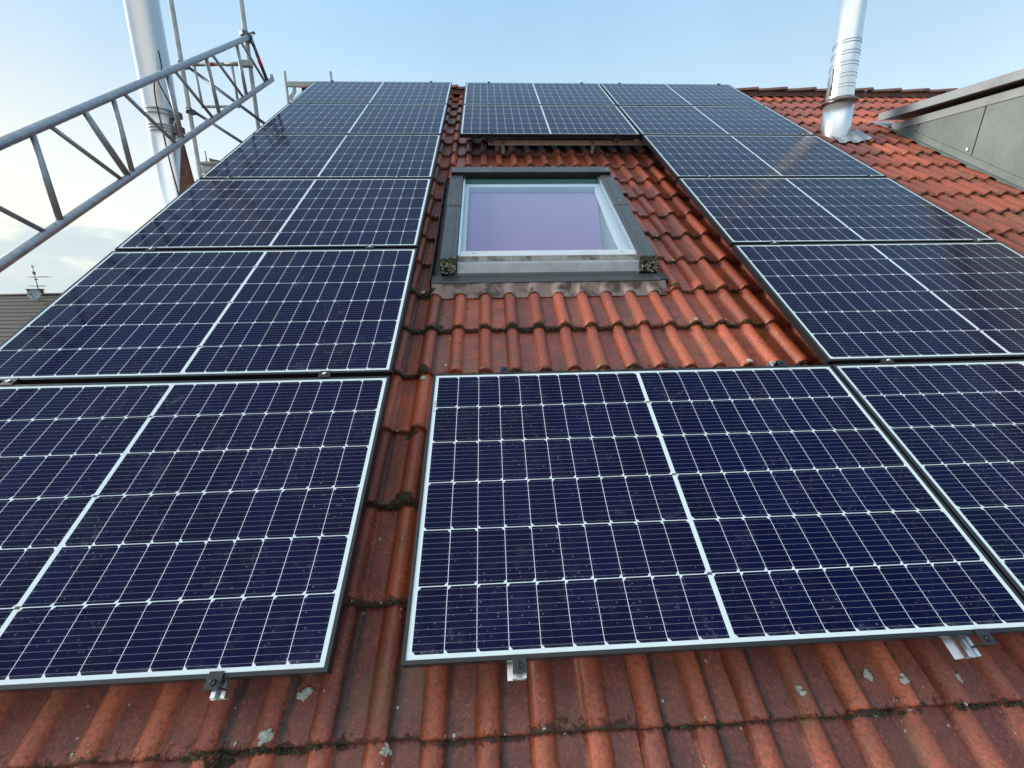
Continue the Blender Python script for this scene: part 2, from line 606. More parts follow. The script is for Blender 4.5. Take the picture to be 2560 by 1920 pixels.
    rad = mth(t, 'MULTIPLY', sc_.outputs[1], 0.26)
    ring = mth(t, 'LESS_THAN', mth(t, 'ABSOLUTE', mth(t, 'SUBTRACT', vo.outputs['Distance'], rad)), 0.05)
    spot = mth(t, 'MULTIPLY', mth(t, 'MULTIPLY', ring, mth(t, 'GREATER_THAN', sc_.outputs[0], 0.70)), maprange(t, d1, 0.46, 0.58))
    col = mixc(t, mth(t, 'MULTIPLY', spot, 0.24), col, (0.6, 0.62, 0.68))
    t.links.new(col, b.inputs['Base Color'])
    b.inputs['IOR'].default_value = 1.45
    b.inputs['Specular IOR Level'].default_value = 0.10
    t.links.new(mth(t, 'ADD', maprange(t, d2, 0.3, 0.7, 0.10, 0.15), mth(t, 'MULTIPLY', dust, 1.2)), b.inputs['Roughness'])
    bump(t, b, noise(t, pco, 3.0, 2, 0.5), 0.06, 0.01)
    return m


M_CELLS = mat_cells()

# ------------------------------------------------------------------ ground and far land
GZ = -6.4
g = MB().poly([(-700, -700, GZ), (700, -700, GZ), (700, 700, GZ), (-700, 700, GZ)])
mg, t, b = new_mat('meadow_and_yards')
co = objco(t)
t.links.new(ramp(t, noise(t, co, 0.05, 8, 0.65), [(0.35, (0.05, 0.075, 0.03)), (0.55, (0.09, 0.10, 0.05)), (0.7, (0.14, 0.13, 0.10))]), b.inputs['Base Color'])
b.inputs['Roughness'].default_value = 0.95
o = g.build('ground', mg)
tag(o, kind='structure')

# ------------------------------------------------------------------ the house with its tiled roof
UL, UR = -2.255, 9.2                  # verge and far end of the roof
VE, VA = -1.20, 6.74                  # eave and apex along the slope
house = thing('house', RP(UL, VE, -0.3), False,
              'house with a mossy red-orange tiled roof under the solar panels', 'house')
HL = Vector(house.location)
TILE_W, ROLL, COURSE, TT = 0.2974, 0.1487, 0.3425, 0.026
V_COURSE0, U_ROLL0 = 0.205, 0.0745
H_CREST = -0.166
RH = 0.036
# openings where tiles are cut away: (u0,u1,v0,v1)
CUT = [(-0.095, 1.322, 1.905, 3.550)]


def roll_profile():
    """(s, z, flank) across one tile: two rolls, the first one starting at s=0"""
    out = []
    for k in range(2):
        base = k * ROLL
        wv = 0.0375
        for i in range(11):
            a = -1 + 2 * i / 10
            z = RH * (max(0.0, 1 - abs(a) ** 2.3)) ** 0.75
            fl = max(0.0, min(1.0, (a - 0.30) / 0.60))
            out.append((base + wv + a * wv, z, fl))
        # flat pan
        p0, p1 = base + 2 * wv, base + ROLL
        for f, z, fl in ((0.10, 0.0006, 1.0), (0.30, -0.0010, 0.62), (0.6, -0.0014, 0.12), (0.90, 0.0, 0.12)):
            out.append((p0 + (p1 - p0) * f, z, fl))
    out.append((TILE_W + 0.001, 0.0, 0.2))
    return out


PROF = roll_profile()
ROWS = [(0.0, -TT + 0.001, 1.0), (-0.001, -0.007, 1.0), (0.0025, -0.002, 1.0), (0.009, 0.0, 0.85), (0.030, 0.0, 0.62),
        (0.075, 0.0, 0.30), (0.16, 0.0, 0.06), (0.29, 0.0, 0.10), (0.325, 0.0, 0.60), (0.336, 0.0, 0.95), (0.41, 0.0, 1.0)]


def in_cut(u, v):
    return any(a < u < b and c < v < d for a, b, c, d in CUT)


def tile_field():
    bm = bmesh.new()
    layer = bm.loops.layers.color.new('wear')
    rr = random.Random(21)
    c0 = int(math.floor((VE - V_COURSE0) / COURSE))
    c1 = int(math.ceil((VA - V_COURSE0) / COURSE))
    t0 = int(math.floor((UL - U_ROLL0) / TILE_W))
    t1 = int(math.ceil((UR - U_ROLL0) / TILE_W))
    for c in range(c0, c1):
        vb = V_COURSE0 + c * COURSE
        wob = rr.uniform(-0.003, 0.003)
        for k in range(t0, t1):
            ub = U_ROLL0 - 0.0375 + k * TILE_W
            tint = min(1, max(0, rr.gauss(0.55, 0.24)))
            dh = rr.uniform(-0.0022, 0.0022)
            dvv = rr.uniform(-0.006, 0.006) + wob
            rot = rr.uniform(-0.006, 0.006)
            tw = rr.uniform(-0.006, 0.006)
            dirt = rr.uniform(0.55, 0.95)
            dflank = rr.uniform(0.5, 1.35)
            grid = []
            for (dv_, dz, edge) in ROWS:
                line = []
                for (s, z, fl) in PROF:
                    u = ub + s + rot * dv_
                    v = vb + dvv + dv_ - rot * (s - 0.15)
                    if v > VA - 0.01:
                        v = VA - 0.01
                    h = H_CREST - RH + z * (1.0 if dz > -0.01 else 0.96) + dz - dv_ * TT / COURSE + dh + tw * (s - 0.15)
                    line.append((bm.verts.new((u - UL, v - VE, h + 0.3)), edge * dirt, fl * dflank, u, v, min(1.0, max(0.0, z / RH))))
                grid.append(line)
            for i in range(len(ROWS) - 1):
                for j in range(len(PROF) - 1):
                    q = (grid[i][j], grid[i][j + 1], grid[i + 1][j + 1], grid[i + 1][j])
                    cu_ = sum(x[3] for x in q) / 4
                    cv_ = sum(x[4] for x in q) / 4
                    if in_cut(cu_, cv_) or cu_ < UL or cu_ > UR:
                        continue
                    f = bm.faces.new([x[0] for x in q])
                    f.smooth = True
                    for lp, x in zip(f.loops, q):
                        lp[layer] = (tint, x[1], x[2], x[5])
    loose = [v for v in bm.verts if not v.link_faces]
    bmesh.ops.delete(bm, geom=loose, context='VERTS')
    me = bpy.data.meshes.new('roof')
    bm.to_mesh(me)
    bm.free()
    me.materials.append(M_TILE)
    o = bpy.data.objects.new('roof', me)
    COL.objects.link(o)
    o.parent = house
    # house empty is not rotated: bring roof frame in
    o.rotation_euler = (TH, 0, 0)
    o.location = RP(UL, VE, -0.3) - HL
    return o


roof = tile_field()
# sarking boards under the tiles (so that nothing shows through the joints), with the window opening left out
mb = MB()
for (a, b_, c, d) in ((UL + 0.02, -0.09, VE + 0.02, VA), (1.325, UR, VE + 0.02, VA), (-0.09, 1.325, VE + 0.02, 1.90), (-0.09, 1.325, 3.56, VA)):
    mb.box((a - UL, c - VE, 0.02), (b_ - UL, d - VE, 0.055))
deck = mb.build('roof_boards', M_WOOD, house)
deck.rotation_euler = (TH, 0, 0)
# verge boards, far slope and walls
APEX = RP(0, VA, -0.2)
mb = MB()
back = [RP(UL, VA, -0.2), RP(UR, VA, -0.2)]
bl = Vector((UL, 2 * APEX.y - RP(0, VE, -0.2).y, RP(0, VE, -0.2).z))
brr = Vector((UR, bl.y, bl.z))
mb.prism([back[0] - HL, back[1] - HL, brr - HL, bl - HL], (0, 0, -0.1))
mb.build('rear_slope', M_RIDGE, house)
mb = MB()
wl = UL + 0.28
e0 = RP(0, VE + 0.5, -0.34)
e1y = 2 * APEX.y - e0.y
out = [Vector((wl, e0.y, GZ)), Vector((wl, e1y, GZ)), Vector((wl, e1y, e0.z)), Vector((wl, APEX.y, APEX.z - 0.17)), Vector((wl, e0.y, e0.z))]
mb.prism([p - HL for p in out], (UR - 0.3 - wl, 0, 0))
wall = mb.build('wall', M_WALL, house)
# the hole for the window in the wall block is not needed: the room behind the skylight is its own lining
mb = MB()
mb.box((0.0, 0.0, -0.02), (0.03, VA - VE - 0.02, 0.105))
vb_ = mb.build('verge_board', M_RUST, house)
vb_.rotation_euler = (TH, 0, 0)

# ridge caps: one run of overlapping half-round tiles
mb = MB()
n = 14
x = UL - 0.02
rr = random.Random(4)
while x < UR:
    ln = 0.425
    zj = rr.uniform(-0.006, 0.006)
    prev = None
    for dx, rr_, lift in ((0.0, 0.108, 0.000), (0.012, 0.110, 0.004), (ln * 0.5, 0.118, 0.012), (ln + 0.006, 0.126, 0.026), (ln + 0.03, 0.127, 0.028), (ln + 0.034, 0.112, 0.020)):
        ring = []
        for k in range(n + 1):
            a = -0.02 * math.pi + 1.04 * math.pi * k / n
            ring.append(mb.bm.verts.new(Vector((x + dx, APEX.y - rr_ * 1.05 * math.cos(a), APEX.z + zj * 0.6 + lift * 0.8 + 0.004 + rr_ * 0.50 * math.sin(a))) - HL))
        if prev:
            for k in range(n):
                f = mb.bm.faces.new((prev[k], prev[k + 1], ring[k + 1], ring[k]))
                f.smooth = True
        prev = ring
    x += ln
ridge = mb.build('ridge_tiles', M_RIDGE, house)

# dark strip added for the shadow band between ridge caps and top tiles
mb = MB()
for sgn in (-1, 1):
    mb.prism([Vector((UL + 0.02, APEX.y + sgn * 0.005, APEX.z + 0.03)) - HL, Vector((UL + 0.02, APEX.y + sgn * 0.100, APEX.z + 0.016)) - HL, Vector((UL + 0.02, APEX.y + sgn * 0.108, APEX.z - 0.055)) - HL, Vector((UL + 0.02, APEX.y + sgn * 0.005, APEX.z - 0.03)) - HL], (UR - UL - 0.03, 0, 0))
mb.build('ridge_shadow_strip', M_RUST, house)

# gutter along the eave
mb = MB()
p = RP(0, VE - 0.03, -0.27)
pts = [Vector((0, p.y - 0.07 + 0.07 * math.cos(a), p.z - 0.01 - 0.07 * math.sin(a))) for a in [math.pi * i / 10 for i in range(11)]]
prev = None
for xx in (UL, UR):
    ring = [mb.bm.verts.new(Vector((xx, q.y, q.z)) - HL) for q in pts]
    if prev:
        for k in range(10):
            mb.bm.faces.new((prev[k], prev[k + 1], ring[k + 1], ring[k]))
    prev = ring
mb.build('gutter', M_LEADG, house)

# ------------------------------------------------------------------ moss and lichen growing on the tiles


def tile_h(u, v):
    """height of the tile surface in the roof frame"""
    c = math.floor((v - V_COURSE0) / COURSE)
    dv_ = v - (V_COURSE0 + c * COURSE)
    s = (u - (U_ROLL0 - 0.0375)) % ROLL
    a = (s - 0.0375) / 0.0375
    z = RH * (max(0.0, 1 - abs(a) ** 2.3)) ** 0.75 if abs(a) < 1 else 0
    return H_CREST - RH + z - dv_ * TT / COURSE


ICO = bmesh.new()
bmesh.ops.create_icosphere(ICO, subdivisions=2, radius=1)
ICO_V = [v.co.copy() for v in ICO.verts]
ICO_F = [[v.index for v in f.verts] for f in ICO.faces]
ICO.free()


def blob(bm, c, rx, ry, rz, seed, amp=0.35):
    vs = []
    for p in ICO_V:
        d = 1 + amp * mnoise.noise(p * 1.7 + Vector((seed * 3.1, seed * 7.7, seed)))
        vs.append(bm.verts.new((c[0] + p.x * rx * d, c[1] + p.y * ry * d, c[2] + p.z * rz * d)))
    for f in ICO_F:
        fc = bm.faces.new([vs[i] for i in f])
        fc.smooth = True


VIS = [(-2.0, 4.0, -0.75, 0.02, 1.7), (-0.22, 0.02, 0.0, 2.0, 2.8), (-0.25, 0.05, 3.5, 6.6, 1.1), (0.0, 1.8, 1.06, 1.86, 1.6),
       (1.30, 1.85, 1.0, 4.3, 0.9), (0.0, 1.8, 3.6, 4.4, 1.4), (3.4, 6.0, 2.0, 6.6, 0.5), (-0.2, -0.05, 1.9, 3.6, 2.6)]
mb = MB()
rr = random.Random(11)
for (u0, u1, v0, v1, dens) in VIS:
    c0 = math.floor((v0 - V_COURSE0) / COURSE)
    c1 = math.ceil((v1 - V_COURSE0) / COURSE)
    for c in range(c0, c1 + 1):
        v = V_COURSE0 + c * COURSE
        if not v0 <= v <= v1:
            continue
        u = u0
        while u < u1:
            u += rr.uniform(0.003, 0.012) / dens
            if mnoise.noise(Vector((u * 3.0, v * 5.0, 0.3))) + rr.uniform(-0.35, 0.35) < -0.02:
                continue
            if in_cut(u, v) or u > u1:
                continue
            s = rr.uniform(0.0022, 0.0062)
            vv = v + rr.uniform(-0.010, 0.004)
            h = tile_h(u, v + 0.002) - rr.uniform(0.004, 0.022)
            blob(mb.bm, (u, vv, h), s * rr.uniform(1.0, 1.9), s, s * rr.uniform(0.5, 0.9), rr.uniform(0, 99), 0.6)
# tufts in the channels
for (u, v, s, k) in ((-0.48, -0.16, 0.012, 10), (-0.10, 0.875, 0.011, 9), (-0.085, 1.25, 0.014, 9), (-0.10, 0.56, 0.018, 12), (-0.12, 1.915, 0.018, 16),
                     (0.075, 1.44, 0.009, 4), (1.40, 1.93, 0.013, 9), (-0.03, 1.60, 0.010, 6)):
    for i in range(k * 34):
        an_, ra_ = rr.uniform(0, 2 * math.pi), rr.random() ** 0.7
        ra_ *= 1.9 * (1 + 0.22 * math.sin(an_ * 3 + u * 40) + 0.16 * math.sin(an_ * 5 + v * 31))
        uu, vv = u + math.cos(an_) * ra_ * s * 1.25, v + math.sin(an_) * ra_ * s * 0.85
        q = s * rr.uniform(0.07, 0.22)
        blob(mb.bm, (uu, vv, tile_h(uu, vv) + 0.001), q * rr.uniform(0.7, 1.4), q * rr.uniform(0.7, 1.4), q * rr.uniform(0.4, 0.8), rr.uniform(0, 99), 0.6)
o = mb.build('moss', M_MOSS, fix=False)
o.rotation_euler = (TH, 0, 0)
tag(o, 'dark olive moss growing along the lower edges of the roof tiles', 'moss', kind='stuff')

mb = MB()
LICH = []
for (u, v, s) in ((-0.30, -0.02, 0.030), (-0.36, -0.115, 0.024), (-0.05, -0.155, 0.020), (-0.83, -0.17, 0.030), (1.105, -0.085, 0.017), (1.345, -0.055, 0.021), (1.42, -0.075, 0.020), (1.60, -0.075, 0.024),
                  (-0.18, 0.18, 0.012), (-0.08, 1.20, 0.022), (-0.16, 0.42, 0.011), (0.01, 1.71, 0.012), (0.03, 1.52, 0.012), (0.02, 1.30, 0.014), (-0.15, 1.93, 0.022),
                  (1.47, 1.57, 0.014), (1.56, 1.24, 0.020), (1.63, 1.58, 0.012)):
    LICH.append((u, v, s))
for (u0, u1, v0, v1, dens) in VIS:
    c0 = math.ceil((v0 - V_COURSE0) / COURSE)
    c1 = math.floor((v1 - V_COURSE0) / COURSE)
    for c in range(c0, c1 + 1):
        v = V_COURSE0 + c * COURSE
        for i in range(int((u1 - u0) * 2.6 * dens)):
            LICH.append((rr.uniform(u0, u1), v + rr.uniform(-0.006, 0.02), rr.uniform(0.004, 0.0135)))
for (u0, u1, n_) in ((1.34, 1.72, 9), (0.0, 1.3, 12)):
    for c in range(5 if u0 > 1 else 11, 12):
        for i in range(n_ if u0 < 1 else 2):
            LICH.append((rr.uniform(u0, u1), V_COURSE0 + c * COURSE + rr.uniform(-0.008, 0.006), rr.uniform(0.008, 0.016)))
for (u, v, s) in LICH:
    if in_cut(u, v):
        continue
    s *= 0.62
    k = 2 if s < 0.008 else 12
    for i in range(k):
        uu, vv = u + rr.gauss(0, s * 0.42), v + rr.gauss(0, s * 0.36)
        blob(mb.bm, (uu, vv, tile_h(uu, vv) + 0.0005), s * rr.uniform(0.3, 0.75), s * rr.uniform(0.3, 0.75), min(0.0055, s * 0.36), rr.uniform(0, 99), 0.8)
o = mb.build('lichen', M_LICHEN, fix=False)
o.rotation_euler = (TH, 0, 0)
tag(o, 'pale grey lichen crusts scattered over the red roof tiles', 'lichen', kind='stuff')

# ------------------------------------------------------------------ solar panels


def make_panel():
    root = thing('solar_panel', (0, 0, 0), True)
    mb = MB()
    H = 0.035
    # frame as four mitred bars: outer wall, top lip
    o_ = [(0, 0), (PL, 0), (PL, PW), (0, PW)]
    i_ = [(LIP, LIP), (PL - LIP, LIP), (PL - LIP, PW - LIP), (LIP, PW - LIP)]
    e = 0.0012
    oi_ = [(e, e), (PL - e, e), (PL - e, PW - e), (e, PW - e)]
    ring = lambda q, z: [mb.bm.verts.new((x, y, z)) for x, y in q]
    rs = [ring(i_, -H), ring(o_, -H), ring(o_, -e), ring(oi_, 0), ring(i_, 0), ring(i_, -H)]
    for a, b_ in zip(rs[:-1], rs[1:]):
        for k in range(4):
            mb.bm.faces.new((a[k], a[(k + 1) % 4], b_[(k + 1) % 4], b_[k]))
    mb.build('frame', M_BLACKAL, root)
    me = bpy.data.meshes.new('cell_glass')
    bm = bmesh.new()
    uvl = bm.loops.layers.uv.new('UVMap')
    zt, zb = -0.0016, -0.0075
    q = [(LIP - 0.0006, LIP - 0.0006), (PL - LIP + 0.0006, LIP - 0.0006), (PL - LIP + 0.0006, PW - LIP + 0.0006), (LIP - 0.0006, PW - LIP + 0.0006)]
    top = [bm.verts.new((x, y, zt)) for x, y in q]
    bot = [bm.verts.new((x, y, zb)) for x, y in q]
    fs = [bm.faces.new(top), bm.faces.new(bot[::-1])]
    for k in range(4):
        fs.append(bm.faces.new((bot[k], bot[(k + 1) % 4], top[(k + 1) % 4], top[k])))
    for f in fs:
        for lp in f.loops:
            lp[uvl].uv = (lp.vert.co.x, lp.vert.co.y)
    bm.to_mesh(me)
    bm.free()
    me.materials.append(M_CELLS)
    o = bpy.data.objects.new('cell_glass', me)
    COL.objects.link(o)
    o.parent = root
    return root


UCOL = {'left': -0.177 - PL, 'middle': 0.0, 'right': PL + 0.0170}
ROWN = ['bottom', 'second', 'third', 'fourth', 'fifth', 'top']
LABELS = {
    ('left', 0): 'bottom solar panel of the left column, running out of the left picture edge',
    ('left', 1): 'second solar panel up in the left column, beside the tiles below the skylight',
    ('left', 2): 'third solar panel up in the left column, beside the lower half of the skylight',
    ('left', 3): 'fourth solar panel up in the left column, beside the top of the skylight',
    ('left', 4): 'second solar panel from the ridge in the left column, below the scaffold post',
    ('left', 5): 'topmost solar panel of the left column, next to the small scaffold frame',
    ('middle', 0): 'solar panel below the skylight, speckled with rain spots',
    ('middle', 4): 'solar panel above the skylight with a bare hooked rail under its lower edge',
    ('middle', 5): 'topmost solar panel of the middle column, at the ridge above the skylight',
    ('right', 0): 'bottom solar panel of the right column, mostly cut off by the right picture edge',
    ('right', 1): 'second solar panel up in the right column, its far end mirroring darkness',
    ('right', 2): 'third solar panel up in the right column, right of the lower skylight',
    ('right', 3): 'fourth solar panel up in the right column, reflecting the steel flue pipe',
    ('right', 4): 'second solar panel from the ridge in the right column, left of the flue foot',
    ('right', 5): 'topmost solar panel of the right column, its corner on the ridge left of the flue',
}
panel0 = make_panel()
first = True
rr = random.Random(5)
for cname, rows in (('left', range(6)), ('middle', (0, 4, 5)), ('right', range(6))):
    for r in rows:
        p = panel0 if first else copy_tree(panel0)
        first = False
        du = {('middle', 0): 0.006}.get((cname, r), rr.uniform(-0.001, 0.001))
        dv_ = -0.004 if (cname, r) == ('left', 0) else 0.0
        p.location = RP(UCOL[cname] + du, r * PIT + dv_, rr.uniform(-0.0006, 0.0006))
        p.rotation_euler = (TH + rr.uniform(-0.0012, 0.0012), rr.uniform(-0.0010, 0.0010), rr.uniform(-0.0005, 0.0005))
        p.name = 'solar_panel'
        tag(p, LABELS[(cname, r)], 'solar panel', 'solar panels bolted to the roof rails')

# ------------------------------------------------------------------ mounting rails with their clamps


def rail_profile(mb, u, v0, v1, ht=-0.0365):
    """U-shaped aluminium rail running up the slope; open channel on top"""
    w2, hh, tk = 0.0175, 0.036, 0.003
    mb.box((u - w2, v0, ht - hh), (u - w2 + tk, v1, ht))
    mb.box((u + w2 - tk, v0, ht - hh), (u + w2, v1, ht))
    mb.box((u - w2 + tk, v0, ht - hh), (u + w2 - tk, v1, ht - hh + tk))
    mb.box((u - w2 + tk, v0, ht - hh * 0.55), (u + w2 - tk, v1, ht - hh * 0.55 + 0.002))
    mb.box((u - w2 + tk, v0, ht - 0.003), (u - 0.007, v1, ht - 0.0003))
    mb.box((u + 0.007, v0, ht - 0.003), (u + w2 - tk, v1, ht - 0.0003))
    mb.box((u - w2 - 0.014, v0, ht - hh), (u - w2, v1, ht - hh + 0.004))


def end_clamp(root, u, v, sgn):
    """black plate gripping a frame edge; sgn -1: lower panel edge, +1: upper panel edge"""
    mb = MB()
    a, b_ = sorted((v - sgn * 0.010, v + sgn * 0.028))
    mb.box((u - 0.018, a, 0.0008), (u + 0.018, b_, 0.0046), 0.0008)
    mb.box((u - 0.018, v + sgn * 0.0245 - 0.002, -0.034), (u + 0.018, v + sgn * 0.0245 + 0.002, 0.0007))
    c = mb.build('end_clamp', M_CLAMP, root)
    mb = MB()
    mb.lathe((u, v + sgn * 0.013, 0.0046), [(0, 0.0001), (0.0001, 0.0075), (0.004, 0.0075), (0.005, 0.0062), (0.005, 0.0038), (0.0018, 0.0034), (0.0018, 0.0001)], 16)
    mb.build('bolt', M_BLACKAL, c)
    return c


def mid_clamp(root, u, v):
    mb = MB()
    mb.box((u - 0.024, v - 0.019, 0.0009), (u + 0.024, v + 0.019, 0.0042), 0.0008)
    mb.box((u - 0.024, v - 0.0085, -0.034), (u + 0.024, v + 0.0085, 0.0008))
    c = mb.build('mid_clamp', M_CLAMP, root)
    mb = MB()
    mb.lathe((u, v, 0.0042), [(0, 0.0001), (0.0001, 0.007), (0.0045, 0.007), (0.0055, 0.0058), (0.0055, 0.0036), (0.002, 0.0032), (0.002, 0.0001)], 14)
    mb.build('bolt', M_ALU, c)
    return c


RAILS = [
    (-1.712, -0.045, 6.42, (0, 6), range(1, 6), 'outer aluminium rail under the left panel column, hidden but for its black clamps'),
    (-0.449, -0.040, 6.42, (0, 6), range(1, 6), 'inner aluminium rail of the left column, short silver end under a black clamp'),
    (0.309, -0.036, 1.10, (0, 1), (), 'aluminium rail under the left half of the middle bottom panel, small end showing'),
    (1.543, -0.046, 1.10, (0, 1), (), 'aluminium rail under the right half of the middle bottom panel, bright open end'),
    (0.303, 4.205, 6.42, (6,), (5,), 'aluminium rail under the left half of the two upper middle panels'),
    (1.530, 4.205, 6.42, (6,), (5,), 'aluminium rail under the right half of the two upper middle panels'),
    (2.036, -0.045, 6.42, (0, 6), range(1, 6), 'inner aluminium rail under the right panel column with a row of black clamps'),
    (3.386, -0.045, 6.42, (0, 6), range(1, 6), 'outer aluminium rail under the right panel column, near the flue'),
]
for (u, v0, v1, ends, mids, lab) in RAILS:
    root = thing('mounting_rail', RP(0, 0, 0), True, lab, 'mounting rail', 'rails running up the slope')
    mb = MB()
    rail_profile(mb, u, v0, v1)
    mb.build('rail_bar', M_ALU, root)
    for e_ in ends:
        vv = e_ * PIT - (PIT - PW) * (e_ > 0)
        jig = 0.0
        end_clamp(root, u + (0.026 if (u > 1.5 and v0 < 0 and u < 1.6 and e_ == 0) else 0.0), vv + jig, -1 if e_ == 0 else 1)
    for m_ in mids:
        mid_clamp(root, u + rnd.uniform(-0.006, 0.006), m_ * PIT - (PIT - PW) / 2)
    if v0 > 3:   # lower stop of the two upper middle rails
        end_clamp(root, u, 4 * PIT, -1)

# the bare cross rail above the skylight, on roof hooks
root = thing('cross_rail', RP(0.27, 4.335, -0.098), True, 'dull aluminium cross rail on two roof hooks under the panels above the skylight', 'mounting rail')
mb = MB()
L_ = 1.62
mb.box((0, -0.020, -0.022), (L_, -0.0175, 0.022))
mb.box((0, 0.0175, -0.022), (L_, 0.020, 0.022))
mb.box((0, -0.0175, -0.022), (L_, 0.0175, -0.0195))
mb.box((0, -0.0175, 0.0195), (L_, 0.0175, 0.022))
mb.box((0, -0.0225, -0.004), (L_, -0.0202, 0.001))
mb.box((0, -0.0235, -0.0215), (L_, -0.0202, -0.014))
M_RAILD = metal_mat('dull_rail', (0.68, 0.65, 0.63), 0.45, 0.3, 0.2, 20, 0.0)
mb.build('rail_bar', M_RAILD, root)
for k, ux in enumerate((0.145, 1.045)):
    mb = MB()
    mb.box((ux - 0.017, -0.030, -0.030), (ux + 0.017, -0.0240, 0.016), 0.001)
    mb.box((ux - 0.016, -0.045, -0.088), (ux + 0.016, -0.039, -0.031), 0.001)
    mb.box((ux - 0.016, -0.045, -0.0305), (ux + 0.016, -0.024, -0.0265), 0.001)
    mb.box((ux - 0.016, -0.045, -0.094), (ux + 0.016, 0.10, -0.0885), 0.001)
    hk = mb.build('roof_hook', M_ALUW, root)
    mb = MB()
    mb.lathe((ux, -0.0301, 0.002), [(0, 0.007), (0.006, 0.007), (0.006, 0.0001)], 6, axis=(0, -1, 0), smooth=False)
    mb.build('bolt', M_COVERD, hk)
for ux in (0.03, 1.268):
    mb = MB()
    mb.box((ux - 0.022, -0.034, -0.002), (ux + 0.022, -0.0245, 0.030), 0.001)
    mb.box((ux - 0.022, -0.034, 0.026), (ux - 0.008, -0.012, 0.036))
    mb.box((ux + 0.008, -0.034, 0.026), (ux + 0.022, -0.012, 0.036))
    mb.build('rail_connector', M_WHITEP, root)

# ------------------------------------------------------------------ roof window


def mat_glass():
    m, t, b = new_mat('window_glass')
    t.nodes.remove(b)
    fr = N(t, 'ShaderNodeFresnel')
    fr.inputs[0].default_value = 1.55
    tr = N(t, 'ShaderNodeBsdfTransparent')
    tr.inputs[0].default_value = (0.93, 0.955, 0.96, 1)
    gl = N(t, 'ShaderNodeBsdfGlossy')
    gl.inputs[0].default_value = (0.95, 0.95, 1.0, 1)
    gl.inputs['Roughness'].default_value = 0.03
    mx = N(t, 'ShaderNodeMixShader')
    # double glazing reflects about twice
    ge = N(t, 'ShaderNodeNewGeometry')
    outer = mth(t, 'SUBTRACT', 1.0, ge.outputs['Backfacing'])
    t.links.new(mth(t, 'MULTIPLY', mth(t, 'MULTIPLY', fr.outputs[0], 0.95, clamp=True), outer), mx.inputs[0])
    t.links.new(tr.outputs[0], mx.inputs[1])
    t.links.new(gl.outputs[0], mx.inputs[2])
    t.links.new(mx.outputs[0], t.nodes['Material Output'].inputs[0])
    return m


M_GLASS = mat_glass()
mB, t, b = new_mat('lilac_blind_fabric')
co = objco(t)
bn = noise(t, co, 3, 3, 0.5)
bs = N(t, 'ShaderNodeSeparateXYZ')
t.links.new(co, bs.inputs[0])
bf = mixc(t, maprange(t, bs.outputs[1], 0.25, 1.35), (0.36, 0.255, 0.44), (0.40, 0.335, 0.53))  # lighter towards the top: sky reflection painted into the blind colour
# damp spots along the foot of the blind
bm_ = noise(t, co, 38, 5, 0.7, 0.6)
bfoot = mth(t, 'MULTIPLY', maprange(t, bs.outputs[1], 0.275, 0.36, 1, 0, True), maprange(t, bm_, 0.50, 0.62))
t.links.new(mixc(t, mth(t, 'MULTIPLY', bfoot, 0.45), bf, (0.16, 0.12, 0.22)), b.inputs['Base Color'])
b.inputs['Roughness'].default_value = 0.85
M_BLIND = mB
M_LINING = metal_mat('pale_sash_lining', (0.74, 0.82, 0.88), 0.4, 0.0, 0.08, 10, 0.0)
M_TEAL = metal_mat('pale_reveal_board', (0.34, 0.38, 0.40), 0.6, 0.0, 0.06, 6, 0.0)


def mat_dirty_white():
    m, t, b = new_mat('dirty_sash_aluminium')
    co = objco(t)
    mp = N(t, 'ShaderNodeMapping')
    mp.inputs['Scale'].default_value = (70, 6, 6)
    t.links.new(co, mp.inputs[0])
    s1 = noise(t, mp.outputs[0], 1.0, 5, 0.6)
    n2 = noise(t, co, 7, 6, 0.7)
    c = mixc(t, maprange(t, s1, 0.45, 0.7, 0, 0.6), (0.36, 0.35, 0.33), (0.16, 0.148, 0.13))
    c = mixc(t, maprange(t, n2, 0.43, 0.58, 0, 0.85), c, (0.085, 0.062, 0.042))
    t.links.new(c, b.inputs['Base Color'])
    b.inputs['Roughness'].default_value = 0.7
    bump(t, b, n2, 0.3, 0.003)
    return m


M_DIRTY = mat_dirty_white()


def mat_apron():
    m, t, b = new_mat('pleated_lead_apron')
    co = objco(t)
    wv = N(t, 'ShaderNodeTexWave', wave_type='BANDS', bands_direction='X')
    wv.inputs['Scale'].default_value = 52
    wv.inputs['Distortion'].default_value = 0.6
    t.links.new(co, wv.inputs['Vector'])
    n1 = noise(t, co, 9, 5, 0.6, 0.8)
    c = mixc(t, maprange(t, n1, 0.42, 0.56, 0, 1, True), (0.105, 0.056, 0.045), (0.38, 0.265, 0.225))
    c = mixc(t, maprange(t, wv.outputs['Fac'], 0.3, 0.9, 0, 0.5), c, (0.13, 0.085, 0.075))
    t.links.new(c, b.inputs['Base Color'])
    b.inputs['Roughness'].default_value = 0.55
    bump(t, b, wv.outputs['Fac'], 0.6, 0.003)
    return m


M_APRON = mat_apron()

win = thing('roof_window', RP(0, 1.95, -0.16), True, 'grey-framed skylight with a lilac blind behind its glass and mossy lower corners', 'skylight')
WO = Vector((0, 1.95, -0.16))


def wl_(u, v, h):
    return (u - WO.x, v - WO.y, h - WO.z)


def wbox(mb, lo, hi, bevel=0.0):
    mb.box(wl_(*lo), wl_(*hi), bevel)


